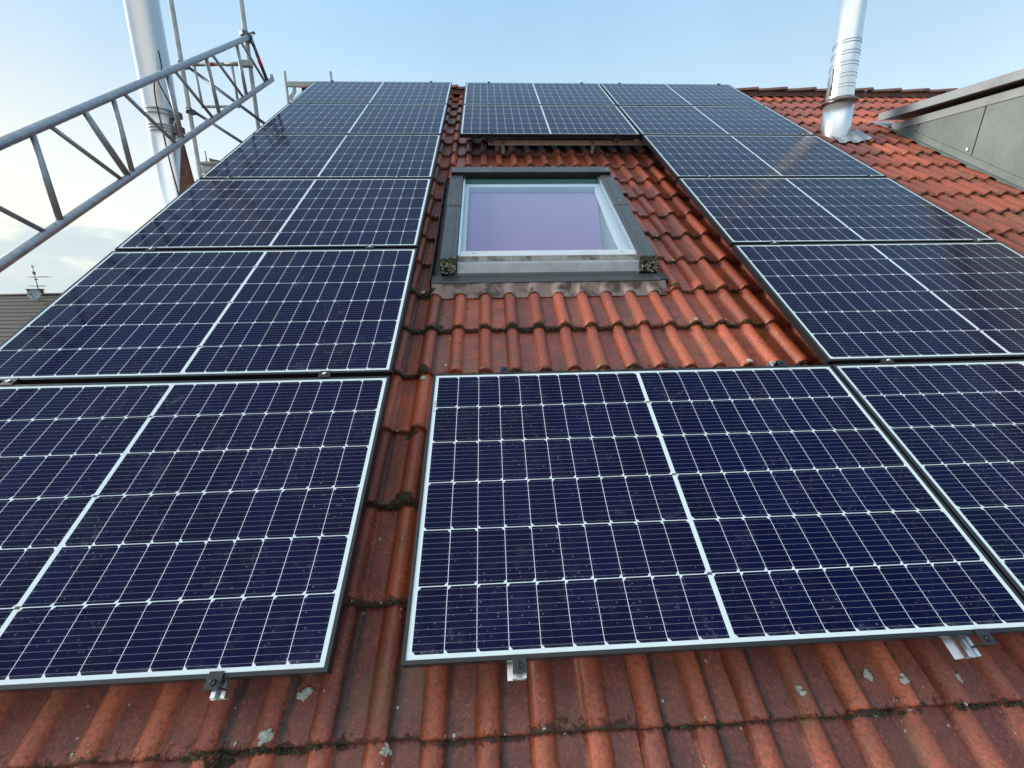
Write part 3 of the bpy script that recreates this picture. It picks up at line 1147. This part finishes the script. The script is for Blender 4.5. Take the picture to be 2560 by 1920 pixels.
HC = -0.080          # top of the side covers
for (ua, ub, s) in ((-0.050, 0.052, -1), (1.208, 1.316, 1)):
    # the lower and the upper cover piece lap at v 2.86
    mb = MB()
    wbox(mb, (ua, 2.108, -0.155), (ub, 2.862, HC - 0.002), 0.004)
    iv = (ub - 0.034, ub - 0.026) if s < 0 else (ua + 0.026, ua + 0.034)
    wbox(mb, (iv[0], 2.12, HC - 0.0025), (iv[1], 2.86, HC + 0.0015))
    c1 = mb.build('side_cover', M_COVER, win)
    mb = MB()
    wbox(mb, (ua - 0.003, 2.858, -0.155), (ub, 3.450, HC + 0.002), 0.004)
    wbox(mb, (iv[0], 2.862, HC + 0.0015), (iv[1], 3.448, HC + 0.0055))
    mb.build('side_cover', M_COVER, win)
    mb = MB()
    for du in (-0.012, 0.012):
        mb.lathe(wl_((ua + ub) / 2 + du - 0.008 * s, 2.93, HC + 0.002), [(0, 0.0045), (0.002, 0.004), (0.003, 0.0001)], 10)
    mb.build('rivet', M_WHITEP, c1)
    # mossy cap at the foot of the cover
    mb = MB()
    wbox(mb, (ua + 0.002, 2.070, -0.170), (ub - 0.002, 2.106, HC - 0.004), 0.012)
    cp = mb.build('cover_foot', M_COVERD, win)
    mb = MB()
    r2 = random.Random(31 + s)
    for i in range(240):
        uu = r2.uniform(ua + 0.004, ub - 0.004)
        f = r2.random()
        if f < 0.75:
            vv, hh = 2.069 + r2.uniform(-0.004, 0.004), r2.uniform(-0.165, HC - 0.006)
        else:
            vv, hh = r2.uniform(2.07, 2.125), HC - 0.004
        sz = r2.uniform(0.003, 0.009)
        blob(mb.bm, wl_(uu, vv, hh), sz, sz * 0.8, sz * 0.8, r2.uniform(0, 99), 0.5)
    mo = mb.build('moss_growth', M_MOSS, cp, fix=False)
    mb = MB()
    for i in range(90):
        uu = r2.uniform(ua + 0.006, ub - 0.006)
        vv, hh = 2.063 + r2.uniform(-0.003, 0.003), r2.uniform(-0.160, HC - 0.008)
        sz = r2.uniform(0.002, 0.0065)
        blob(mb.bm, wl_(uu, vv, hh), sz, sz * 0.6, sz, r2.uniform(0, 99), 0.5)
    mb.build('lichen_growth', M_LICHEN, cp, fix=False)
# top cover
mb = MB()
pts = [(3.432, -0.052), (3.446, -0.098), (3.545, -0.170), (3.552, -0.075), (3.535, -0.049)]
mb.prism([wl_(-0.046, v, h) for v, h in pts], (1.344, 0, 0))
tc_ = mb.build('top_cover', M_COVER, win)
mb = MB()
mb.prism([wl_(-0.046, v, h) for v, h in ((3.4285, -0.060), (3.4405, -0.102), (3.4450, -0.100), (3.4330, -0.060))], (1.344, 0, 0))
mb.build('top_cover_edge', M_COVERD, win)
mb = MB()
for uu in (-0.022, 1.274):
    mb.lathe(wl_(uu, 3.490, -0.0505), [(0, 0.005), (0.002, 0.0045), (0.003, 0.0001)], 10)
mb.build('screw', M_WHITEP, tc_)
# bright glazing strips inside the covers
for (ua, ub) in ((0.056, 0.072), (1.188, 1.204)):
    mb = MB()
    wbox(mb, (ua, 2.165, -0.13), (ub, 3.438, -0.088), 0.002)
    mb.build('glazing_strip', M_ALU, win)
# sash: bottom bar (white), dirty front face, lower aluminium sill bar
mb = MB()
wbox(mb, (0.058, 2.159, -0.13), (1.206, 2.222, -0.093), 0.003)
sb = mb.build('sash_bar', metal_mat('pale_sash_aluminium', (0.70, 0.71, 0.71), 0.42, 0.3, 0.10, 10, 0.0, (0.35, 0.34, 0.31), 0.4), win)
mb = MB()
for uu in (0.155, 1.11):
    mb.lathe(wl_(uu, 2.192, -0.093), [(0, 0.005), (0.002, 0.0042), (0.002, 0.0001)], 10)
mb.build('screw', M_COVERD, sb)
mb = MB()
mb.prism([wl_(0.056, v, h) for v, h in ((2.1575, -0.095), (2.1575, -0.16), (2.120, -0.16), (2.132, -0.113))], (1.152, 0, 0))
mb.build('sash_front', M_DIRTY, win)
mb = MB()
mb.prism([wl_(0.054, v, h) for v, h in ((2.129, -0.1135), (2.119, -0.180), (2.060, -0.180), (2.064, -0.155), (2.102, -0.117), (2.108, -0.1125))], (1.154, 0, 0))
mb.build('sill_bar', M_ALUW, win)
# inner frame seen through the glass
mb = MB()
wbox(mb, (0.072, 3.305, -0.190), (1.188, 3.440, -0.125))
wbox(mb, (0.072, 2.165, -0.190), (0.100, 3.305, -0.125))
wbox(mb, (1.148, 2.165, -0.190), (1.188, 3.305, -0.125))
wbox(mb, (0.100, 2.165, -0.190), (1.148, 2.215, -0.125))
mb.build('sash_frame', M_LINING, win)
mb = MB()
wbox(mb, (0.072, 3.372, -0.123), (1.188, 3.440, -0.1115))
mb.build('glass_edge_seal', metal_mat('green_glass_edge', (0.10, 0.24, 0.20), 0.3, 0.0, 0.1, 8, 0.0), win)
mb = MB()
mb.prism([wl_(u, v, -0.168) for u, v in ((0.101, 2.216), (1.008, 2.216), (1.140, 3.10), (1.140, 3.303), (0.101, 3.303))], (0, 0, -0.002))
mb.build('blind', M_BLIND, win)
mb = MB()
wbox(mb, (0.095, 2.18, -0.189), (1.16, 3.37, -0.182))
mb.build('reveal_board', M_TEAL, win)
mb = MB()
wbox(mb, (0.070, 2.195, -0.110), (1.190, 3.468, -0.104))
mb.build('pane', M_GLASS, win)
# flashing: side gutters, bottom tray and the pleated apron dressed over the tile rolls
mb = MB()
wbox(mb, (-0.112, 1.972, -0.215), (-0.104, 3.545, -0.140))
wbox(mb, (-0.104, 1.972, -0.215), (-0.052, 3.545, -0.195))
mb.prism([wl_(u, v, -0.160) for u, v in ((1.318, 2.10), (1.318, 1.975), (1.372, 1.975), (1.372, 2.00))], (0, 0, -0.03))
wbox(mb, (1.317, 2.10, -0.215), (1.324, 3.545, -0.150))
wbox(mb, (-0.052, 2.052, -0.215), (1.318, 2.060, -0.172))
mb.build('side_flashing', M_COVERD, win)
mb = MB()
mb.prism([wl_(-0.103, v, h) for v, h in ((2.0515, -0.166), (2.0515, -0.20), (1.968, -0.185), (1.968, -0.162), (1.974, -0.158))], (1.422, 0, 0))
mb.build('bottom_flashing', metal_mat('grey_flashing_metal', (0.085, 0.088, 0.090), 0.42, 0.35, 0.2, 9, 0.0002, (0.04, 0.04, 0.04), 0.5), win)
mb = MB()
prev = None
nu = 180
for i in range(nu + 1):
    uu = -0.100 + (1.352 + 0.100) * i / nu
    vb2 = 1.889 + 0.004 * mnoise.noise(Vector((uu * 9, 0, 0)))
    ring = []
    for f in (0, 0.12, 0.35, 0.6, 0.85, 1.0):
        vv = vb2 + (1.971 - vb2) * f
        hh = (tile_h(uu, 1.886) + 0.007) * (1 - f ** 1.5) + (-0.166) * f ** 1.5
        hh += 0.0012 * math.sin(uu * 2 * math.pi / 0.0085)
        ring.append(mb.bm.verts.new(wl_(uu, vv, hh)))
    if prev:
        for k in range(5):
            f_ = mb.bm.faces.new((prev[k], ring[k], ring[k + 1], prev[k + 1]))
            f_.smooth = True
    prev = ring
ap = mb.build('lead_apron', M_APRON, win)

# ------------------------------------------------------------------ dormer on the right
DU = 5.05
dorm = thing('dormer', RP(DU, 3.4, -0.2), True, 'grey sheet-clad dormer side with dark seams and a pale metal verge', 'dormer')
DO = Vector((DU, 3.4, -0.2))
dl = lambda u, v, h: (u - DO.x, v - DO.y, h - DO.z)
SL = 0.5145                           # rise of the dormer verge against the main roof
h_f = lambda v: -0.131 + (5.218 - v) * SL       # lower edge of the fascia, at u 4.93
h_w = lambda v: -0.171 + (5.116 - v) * 0.527    # where cladding meets the soffit
VD0 = 1.2
mb = MB()
mb.prism([dl(DU, 5.11, -0.21), dl(DU, VD0, -0.25), dl(DU, VD0, h_w(VD0) + 0.02), dl(DU, 5.11, h_w(5.11) + 0.02)], (2.6, 0, 0))
sw = mb.build('side_wall', M_ZINC, dorm)
# sheet panels standing a little proud, leaving dark seam grooves
edges = [5.06, 4.75, 3.985, 3.22, 2.45, 1.68, 1.25]
for a, b_ in zip(edges[:-1], edges[1:]):
    ga, gb = a - 0.007, b_ + 0.007
    lo = lambda v: -0.108
    mb = MB()
    ta, tb = h_w(ga) - 0.045, h_w(gb) - 0.045
    if ta < -0.09:
        pts = [dl(DU - 0.012, ga, -0.112), dl(DU - 0.012, gb, -0.112), dl(DU - 0.012, gb, tb)]
    else:
        # the seams run plumb, so lean them in the roof frame
        k = math.tan(TH) * 0.62
        pts = [dl(DU - 0.012, ga - (ta + 0.1) * 0, -0.110), dl(DU - 0.012, gb, -0.110), dl(DU - 0.012, gb + (tb + 0.11) * k, tb - 0.0 - (tb + 0.11) * k * 0.527), dl(DU - 0.012, ga + (ta + 0.11) * k, ta - (ta + 0.11) * k * 0.527)]
    mb.prism(pts, (0.011, 0, 0))
    mb.build('cladding_sheet', M_ZINC, dorm)
mb = MB()
mb.prism([dl(DU - 0.016, 5.09, -0.155), dl(DU - 0.016, 5.09, -0.205), dl(DU - 0.016, VD0, -0.205), dl(DU - 0.016, VD0, -0.112), dl(DU - 0.016, 4.98, -0.112)], (0.014, 0, 0))
mb.prism([dl(DU - 0.075, 5.05, -0.168), dl(DU - 0.075, VD0, -0.168), dl(DU - 0.075, VD0, -0.164), dl(DU - 0.075, 5.05, -0.164)], (0.06, 0, 0))
mb.build('base_flashing', M_ZINC, dorm)
UF = 4.93
mb = MB()
mb.prism([dl(UF, v, h_f(v) + d) for v, d in ((5.218, 0.0), (VD0 - 0.3, 0.0), (VD0 - 0.3, 0.088), (5.268, 0.088))], (0.022, 0, 0))
mb.build('verge_trim', M_TRIM, dorm)
mb = MB()
mb.prism([dl(UF + 0.022, 5.215, h_f(5.215) + 0.012), dl(UF + 0.022, VD0 - 0.3, h_f(VD0 - 0.3) + 0.012), dl(UF + 0.022, VD0 - 0.3, h_f(VD0 - 0.3) + 0.045), dl(UF + 0.022, 5.215, h_f(5.215) + 0.045)], (2.9, 0, 0))
mb.build('roof', M_LEADG, dorm)
mb = MB()
mb.prism([dl(DU - 0.022, v, h_w(v) + d) for v, d in ((5.10, -0.052), (VD0, -0.052), (VD0, 0.035), (5.10, 0.035))], (0.020, 0, 0))
mb.build('soffit_strip', M_TRIM, dorm)
mb = MB()
mb.obox(dl(DU - 0.02, 4.06, -0.075), Vector((1, 0, 0)), Vector((0, 0.8, 0.6)), Vector((0, -0.6, 0.8)), (0.006, 0.016, 0.010), 0.003)
mb.build('cable_clip', M_WHITEP, dorm)
mb = MB()
mb.prism([dl(UF - 0.02, 5.30, -0.160), dl(UF + 0.25, 5.30, -0.160), dl(UF + 0.25, 5.10, -0.158), dl(UF + 0.05, 5.08, -0.158)], (0, 0, 0.006))
mb.build('corner_flashing', M_LEADG, dorm)

# ------------------------------------------------------------------ steel flue on the right
FX, FY = 4.25, 4.165
fz = 2.62
flue = thing('flue_pipe', (FX, FY, fz), False, 'shiny steel flue standing on the red tiles right of the panels', 'flue')
mb = MB()
mb.lathe((0, 0, 0), [(-0.15, 0.146), (0.0, 0.146), (0.335, 0.143), (0.335, 0.12)], 56)
mb.build('foot_tube', M_STAIN, flue)
mb = MB()
mb.lathe((0, 0, 0), [(0.318, 0.125), (0.318, 0.172), (0.322, 0.178), (0.330, 0.178), (0.365, 0.138), (0.368, 0.128)], 56)
mb.build('storm_collar', M_COLLAR, flue)
mb = MB()
prof = [(0.36, 0.1275)]
for z in (0.43, 0.62, 0.90):
    prof += [(z - 0.002, 0.1275)]
mb.lathe((0, 0, 0), [(0.33, 0.1285), (0.62, 0.1275), (0.90, 0.1265), (0.905, 0.1245), (3.2, 0.1245), (3.2, 0.11)], 56)
up_ = mb.build('upper_tube', M_STAIN, flue)
for z in (0.455, 0.487, 0.555, 0.590, 0.668, 0.70, 0.775, 0.805, 0.885, 0.912):
    mb = MB()
    r0 = 0.1288 if z < 0.9 else 0.1262
    mb.lathe((0, 0, z), [(-0.0035, r0 - 0.003), (-0.0025, r0 + 0.0008), (0.0, r0 + 0.0022), (0.0025, r0 + 0.0008), (0.0035, r0 - 0.003)], 56)
    mb.build('seam_ring', M_STAIN2, flue)
mb = MB()
mb.tube((-0.136, -0.02, 0.40), (-0.134, -0.02, 0.66), 0.007, n=10)
mb.box((-0.150, -0.03, 0.47), (-0.128, -0.01, 0.50))
mb.box((-0.150, -0.03, 0.41), (-0.128, -0.01, 0.43))
mb.build('clamp_lock', M_ALUW, flue)
# lead skirt dressed onto the tiles below the foot
mb = MB()
prev = None
for i in range(61):
    uu = 4.13 + 0.40 * i / 60
    ring = []
    vb2 = 4.630 + 0.02 * mnoise.noise(Vector((uu * 7, 2, 0))) + (0.09 if uu > 4.44 else 0.0) * 0.6
    for f in (0, 0.15, 0.5, 1.0):
        vv = vb2 + (4.98 - vb2) * f
        hh = tile_h(uu, vv) * 0.55 + (H_CREST - 0.004) * 0.45 + 0.012 + 0.02 * f
        ring.append(mb.bm.verts.new(RP(uu, vv, hh) - Vector((FX, FY, fz))))
    if prev:
        for k in range(3):
            f_ = mb.bm.faces.new((prev[k], ring[k], ring[k + 1], prev[k + 1]))
            f_.smooth = True
    prev = ring
mb.build('lead_skirt', M_LEADG, flue)

# ------------------------------------------------------------------ steel flue on the left gable
PX, PY = -2.74, 3.535
lf = thing('flue_pipe', (PX, PY, GZ), False, 'thick pale steel flue rising left of the gable behind the lattice girder', 'flue')
mb = MB()
mb.lathe((0, 0, 0), [(0, 0.128), (4.8 - GZ, 0.128), (4.8 - GZ, 0.1)], 56)
mb.build('upper_tube', metal_mat('brushed_flue_steel', (0.80, 0.80, 0.79), 0.27, 0.95, 0.03, 2, 0.0), lf)
for z in (2.555, 2.59, 2.435, 2.46, 2.41):
    mb = MB()
    mb.lathe((0, 0, z - GZ), [(-0.006, 0.127), (-0.004, 0.1305), (0.004, 0.1305), (0.006, 0.127)], 56)
    mb.build('strap_band', M_STAIN2, lf)
mb = MB()
mb.box((0.10, -0.07, 2.52 - GZ), (0.20, -0.03, 2.57 - GZ))
mb.build('wall_bracket', M_DARKST, lf)
mb = MB()
mb.box((0.10, -0.07, 2.40 - GZ), (0.20, -0.03, 2.45 - GZ))
mb.build('wall_bracket', M_DARKST, lf)
# loose black cables strapped to that flue
for k, (pts, lab) in enumerate((
        ([(0.115, -0.075, 3.05), (0.120, -0.085, 2.90), (0.070, -0.118, 2.80), (0.055, -0.128, 2.65), (0.062, -0.126, 2.45), (0.074, -0.120, 2.15), (0.098, -0.108, 1.75), (0.11, -0.10, 1.0)], 'thin dark cable running straight down the front of the left flue'),
        ([(0.075, -0.115, 2.84), (0.11, -0.095, 2.72), (0.150, -0.06, 2.56), (0.165, -0.04, 2.40), (0.158, -0.05, 2.2), (0.135, -0.08, 2.05), (0.118, -0.095, 1.85), (0.118, -0.095, 1.0)], 'dark cable bowing out at the right side of the left flue'))):
    mb = MB()
    fine = []
    P = [Vector(p) for p in pts]
    for i in range(len(P) - 1):
        a, b_, c, d = P[max(i - 1, 0)], P[i], P[i + 1], P[min(i + 2, len(P) - 1)]
        for s in range(8):
            f = s / 8
            fine.append(0.5 * ((2 * b_) + (c - a) * f + (2 * a - 5 * b_ + 4 * c - d) * f * f + (3 * b_ - a - 3 * c + d) * f ** 3))
    fine.append(P[-1])
    mb.path([(p.x * 1.03, p.y * 1.03, p.z) for p in fine], 0.0055, 8)
    o = mb.build('cable', M_RUBBER)
    o.location = (PX, PY, 0)
    tag(o, lab, 'cable', 'cables on the left flue')
# rust-brown boarded strip right of that flue
mb = MB()
mb.prism([(-2.70, 3.30, 1.0), (-2.375, 3.30, 1.0), (-2.380, 3.30, 1.55), (-2.452, 3.30, 2.25), (-2.482, 3.30, 2.42), (-2.488, 3.30, 2.42), (-2.470, 3.30, 2.22), (-2.552, 3.30, 1.86)], (0.0, 0.03, 0))
o = mb.build('weathered_board', M_RUST)
tag(o, 'narrow rust-brown board tapering upwards between the left flue and the scaffold post', 'board')

# ------------------------------------------------------------------ scaffold on the left
GU = -2.33
gird = thing('lattice_girder', RP(GU, 0, 0.27), True, 'galvanised lattice girder slanting up the left side, nearest to the camera', 'lattice girder')
gl_ = lambda v, h: (0, v, h - 0.27)
h_top = lambda v: 0.470 + 0.0049 * v
h_bot = lambda v: 0.040 + 0.0053 * v
TR = 0.02415
mb = MB().tube(gl_(-0.6, h_top(-0.6)), gl_(5.86, h_top(5.86)), TR, n=28)
mb.build('chord', M_GALV, gird)
mb = MB().tube(gl_(-0.6, h_bot(-0.6)), gl_(6.05, h_bot(6.05)), TR, n=28)
mb.build('chord', M_GALV, gird)
BR = 0.0170
for vt, vbm in ((2.577, 2.338), (3.336, 3.096), (4.059, 3.838), (4.761, 4.564), (5.465, 5.245), (1.84, 1.60), (1.10, 0.86)):
    mb = MB().tube(gl_(vt, h_top(vt)), gl_(vbm, h_bot(vbm)), BR, n=16)
    mb.build('upright_strut', M_GALV, gird)
for vt, vbm in ((2.706, 2.979), (3.450, 3.734), (4.178, 4.44), (4.879, 5.173), (5.571, 5.836), (1.96, 2.219), (1.22, 1.48)):
    mb = MB().tube(gl_(vt, h_top(vt)), gl_(vbm, h_bot(vbm)), BR * 0.82, n=16)
    mb.build('diagonal_strut', M_GALV, gird)
mb = MB().tube(gl_(3.018, h_top(3.018)), gl_(3.047, h_bot(3.047)), BR * 1.22, n=18)
mb.build('joint_strut', M_GALV, gird)
mb = MB().tube(gl_(5.845, h_top(5.845)), gl_(5.892, h_bot(5.892)), BR * 1.1, n=18)
ep = mb.build('end_strut', M_DARKST, gird)
mb = MB()
a_, b_ = Vector(gl_(5.861, 0.315)), Vector(gl_(5.874, 0.225))
mb.tube(a_, b_, BR * 1.1 + 0.0012, n=18)
mb.build('red_band', M_RED, ep)
mb = MB()
mb.tube(Vector(gl_(6.045, h_bot(6.045))) + Vector((0, 0, -0.0)), Vector(gl_(6.055, h_bot(6.05) + 0.05)), 0.02, n=16)
mb.build('end_fork', M_GALV, gird)

POST = [(-2.385, 4.555, 5.6, 'slim scaffold post holding the upper end of the lattice girder'),
        (-3.05, 4.43, 5.6, 'scaffold post between the thick left flue and the guard frame')]
for (x, y, zt, lab) in POST:
    root = thing('scaffold_post', (x, y, GZ), False, lab, 'scaffold post', 'upright scaffold posts')
    mb = MB().tube((0, 0, 0.03), (0, 0, zt - GZ), TR, n=24)
    mb.build('tube', M_GALVP, root)
    mb = MB().box((-0.075, -0.075, 0), (0.075, 0.075, 0.028), 0.003)
    mb.build('base_plate', M_GALVP, root)


def coupler(loc, rot, lab):
    root = thing('coupler', loc, False, lab, 'coupler', 'scaffold couplers')
    root.rotation_euler = rot
    mb = MB()
    mb.lathe((0, 0, 0), [(-0.025, 0.0247), (-0.025, 0.034), (0.025, 0.034), (0.025, 0.0247)], 20)
    mb.build('clamp_ring', M_DARKST, root)
    mb = MB()
    mb.tube((0.02, -0.036, 0.0), (0.085, -0.036, 0.0), 0.007, n=10)
    mb.lathe((0.062, -0.036, 0), [(0, 0.014), (0.018, 0.014), (0.018, 0.007)], 6, axis=(1, 0, 0), smooth=False)
    mb.build('swing_bolt', M_DARKST, root)
    mb = MB()
    mb.box((-0.03, 0.02, -0.024), (0.03, 0.055, 0.024), 0.006)
    mb.build('hinge_block', M_DARKST, root)


coupler((-2.385, 4.555, 3.752), (0, 0, R_(150)), 'dark coupler on the scaffold post at the girder top end')
pg = RP(GU, 5.80, h_top(5.80))
coupler((pg.x, pg.y, pg.z), (TH - R_(90), 0, R_(0)), 'dark winged coupler round the upper tip of the lattice girder')
coupler((-3.05, 4.43, 3.395), (0, 0, R_(-10)), 'rusty coupler high on the post beside the thick flue')
coupler((-3.05, 4.43, 2.945), (0, 0, R_(-20)), 'coupler with a bright block lower on the post beside the thick flue')

gf = thing('guard_frame', (-2.7, 4.46, 3.4), False, 'scaffold end guard frame with a red-banded top rail between two posts', 'guard frame')
mb = MB().tube((-0.26, 0, 0.012), (0.20, 0, 0.022), 0.017, n=16)
tr_ = mb.build('top_rail', M_GALVP, gf)
mb = MB().tube((-0.075, 0, 0.016), (-0.015, 0, 0.0175), 0.0185, n=16)
mb.build('red_band', M_RED, tr_)
mb = MB().tube((0.10, 0, 0.0195), (0.34, 0, 0.026), 0.021, n=16)
mb.box((0.26, -0.028, -0.004), (0.385, 0.028, 0.052), 0.004)
mb.build('end_sleeve', M_GALVP, gf)
for xa, xb in ((-0.235, -0.215), (0.168, 0.178)):
    mb = MB().tube((xa, 0, 0.03 if xa > 0 else 0.005), (xb, 0, -0.41), 0.013, n=14)
    mb.build('frame_upright', M_GALVP, gf)
mb = MB().tube((-0.22, 0, -0.40), (0.18, 0, -0.395), 0.014, n=14)
mb.build('lower_rail', M_GALVP, gf)

for (a, b_, lab) in (((-3.01, 4.49, 3.395), (-2.20, 4.49, 2.785), 'upper dark diagonal tube behind the girder, ending at the panel edge'),
                     ((-3.03, 4.48, 2.958), (-2.40, 4.48, 2.545), 'lower dark diagonal tube behind the girder, from the blocky coupler')):
    c = Vector(a)
    mb = MB().tube((0, 0, 0), Vector(b_) - c, 0.0165, n=14)
    o = mb.build('diagonal_tube', M_DARKST)
    o.location = c
    tag(o, lab, 'scaffold tube', 'dark diagonal scaffold tubes')

# scaffold platform end just above the panels' left edge
pf = thing('scaffold_platform', (-3.1, 4.7, 2.36), False, 'end of a scaffold platform with toe boards peeking over the left panel edge', 'scaffold platform')
mb = MB()
mb.box((-0.12, -0.02, 0.118), (0.30, 0.9, 0.143), 0.003)
mb.build('deck_edge', M_GALVP, pf)
mb = MB()
mb.box((-0.12, -0.03, 0.020), (0.30, 0.005, 0.085), 0.004)
mb.build('toe_board', M_ALUW, pf)
mb = MB()
mb.box((-0.13, -0.035, -0.06), (-0.10, -0.005, 0.15), 0.003)
mb.box((-0.13, -0.035, -0.06), (0.30, -0.01, -0.02), 0.003)
mb.build('deck_hook', M_GALVP, pf)
mb = MB().tube((-0.03, 0.03, 0.13), (-0.034, 0.03, 0.272), 0.008, n=10)
mb.build('spigot', M_GALVP, pf)
mb = MB()
mb.prism([(-0.015, 0.06, 0.145), (0.28, 0.06, 0.145), (0.28, 0.06, 0.10), (-0.015, 0.06, 0.205)], (0, 0.03, 0))
mb.build('board_end', M_WOOD, pf)

# little scaffold frame beyond the ridge
rf = thing('ridge_scaffold_frame', (-2.87, 6.6, 3.9), False, 'pale scaffold frame top with a cross bar sticking up behind the left ridge end', 'scaffold frame')
mb = MB().tube((0, 0, -10.2), (0.003, 0, 0.43), 0.021, n=16)
mb.build('upright', M_GALVP, rf)
mb = MB()
mb.box((0.015, -0.02, 0.218), (0.72, 0.02, 0.288), 0.004)
mb.build('cross_bar', M_GALVP, rf)
mb = MB()
mb.prism([(0.10, -0.006, 0.215), (0.145, -0.006, 0.215), (0.15, -0.006, 0.15), (0.06, -0.006, 0.03), (0.03, -0.006, 0.03), (0.03, -0.006, 0.09), (0.09, -0.006, 0.15)], (0, 0.012, 0))
mb.build('gusset', M_GALVP, rf)
mb = MB().tube((0.705, 0, -10.2), (0.705, 0, 0.43), 0.021, n=16)
mb.build('upright', M_GALVP, rf)

# ------------------------------------------------------------------ neighbour house far left
NX, NY, NZ = -31.0, 30.0, 1.20
nb = thing('neighbour_house', (NX, NY, GZ), False, 'distant house with a dark brown tiled roof at the left picture edge', 'house')
M_NROOF = mat_simple_tile('dark_brown_tiles', [(0.034, 0.024, 0.019), (0.050, 0.035, 0.028), (0.064, 0.047, 0.038), (0.085, 0.068, 0.056)])
mb = MB()
rz = NZ - GZ
rows = 26
for i in range(rows):
    f0, f1 = i / rows, (i + 1) / rows
    y0, z0 = -9 * f0, rz - 6.0 * f0
    y1, z1 = -9 * f1, rz - 6.0 * f1 + 0.035
    mb.poly([(-12, y0, z0), (12, y0, z0), (12, y1, z1), (-12, y1, z1)])
    mb.poly([(-12, y1, z1), (12, y1, z1), (12, y1, z1 - 0.035), (-12, y1, z1 - 0.035)])
mb.poly([(-12, 0, rz), (12, 0, rz), (12, 9, rz - 6), (-12, 9, rz - 6)])
mb.tube((-12, 0, rz + 0.02), (12, 0, rz + 0.02), 0.10, n=12)
nr = mb.build('roof', M_NROOF, nb)
mb = MB()
mb.prism([(-11.5, -8.4, 0), (-11.5, 8.4, 0), (-11.5, 8.4, rz - 5.8), (-11.5, 0, rz - 0.25), (-11.5, -8.4, rz - 5.8)], (23, 0, 0))
mb.build('wall', M_WALL, nb)
mb = MB()
cx = -32.0 - NX
mb.box((cx - 0.26, 0.3, rz - 0.8), (cx + 0.26, 0.9, rz + 0.36))
mb.box((cx - 0.30, 0.26, rz + 0.36), (cx + 0.30, 0.94, rz + 0.43))
mb.build('chimney', metal_mat('chimney_cladding', (0.13, 0.075, 0.06), 0.8, 0, 0.4, 4, 0.01), nr)

an = thing('antenna', (-31.06, 29.9, NZ - 0.05), False, 'thin television antenna mast with two cross arms on the distant brown roof', 'antenna')
mb = MB().tube((0, 0, -0.3), (0, 0, 1.98), 0.030, 0.022, n=10)
mb.tube((0, 0, 1.98), (-0.0, 0, 2.16), 0.010, n=6)
mb.build('mast', M_DARKST, an)
for z, xa, xb in ((1.25, -0.29, 0.88), (0.64, -0.40, 0.52)):
    mb = MB().tube((xa, 0, z), (xb, 0.0, z + 0.005), 0.022, n=8)
    nn = 7
    for k in range(nn):
        xx = xa + (xb - xa) * k / (nn - 1)
        mb.tube((xx, -0.28, z + 0.02), (xx, 0.28, z + 0.02), 0.008, n=6)
    mb.build('cross_arm', M_DARKST, an)
mb = MB()
mb.box((-0.05, -0.05, 1.42), (0.05, 0.05, 1.62))
mb.box((-0.05, -0.05, 1.06), (0.09, 0.05, 1.13))
mb.box((-0.05, -0.05, 1.90), (0.05, 0.05, 1.97))
mb.build('amplifier_box', M_DARKST, an)

ds = thing('satellite_dish', (-30.75, 29.3, NZ + 0.02), False, 'round grey satellite dish at the ridge of the distant brown roof', 'satellite dish')
ax = Vector((0.30, -0.88, 0.30)).normalized()
mb = MB()
mb.lathe((0, 0, 0), [(0.10, 0.36), (0.06, 0.29), (0.025, 0.19), (0.004, 0.09), (0.0, 0.002)], 32, axis=ax)
mb.lathe((0, 0, 0), [(0.10, 0.36), (0.085, 0.365), (0.045, 0.29), (0.0, 0.15), (-0.02, 0.002)], 32, axis=ax)
mb.build('reflector', metal_mat('dish_grey', (0.30, 0.33, 0.35), 0.5, 0, 0.1, 4, 0.0), ds)
mb = MB()
mb.tube(Vector((0, 0, -0.33)), ax * 0.45 + Vector((0, 0, -0.12)), 0.018, n=8)
mb.box((ax * 0.45 + Vector((-0.04, -0.04, -0.16)))[:], (ax * 0.45 + Vector((0.04, 0.04, -0.06)))[:])
mb.build('feed_arm', M_DARKST, ds)
mb = MB().tube((0, 0.12, -0.9), (0, 0.12, 0.05), 0.028, n=10)
mb.build('stand_pipe', M_DARKST, ds)
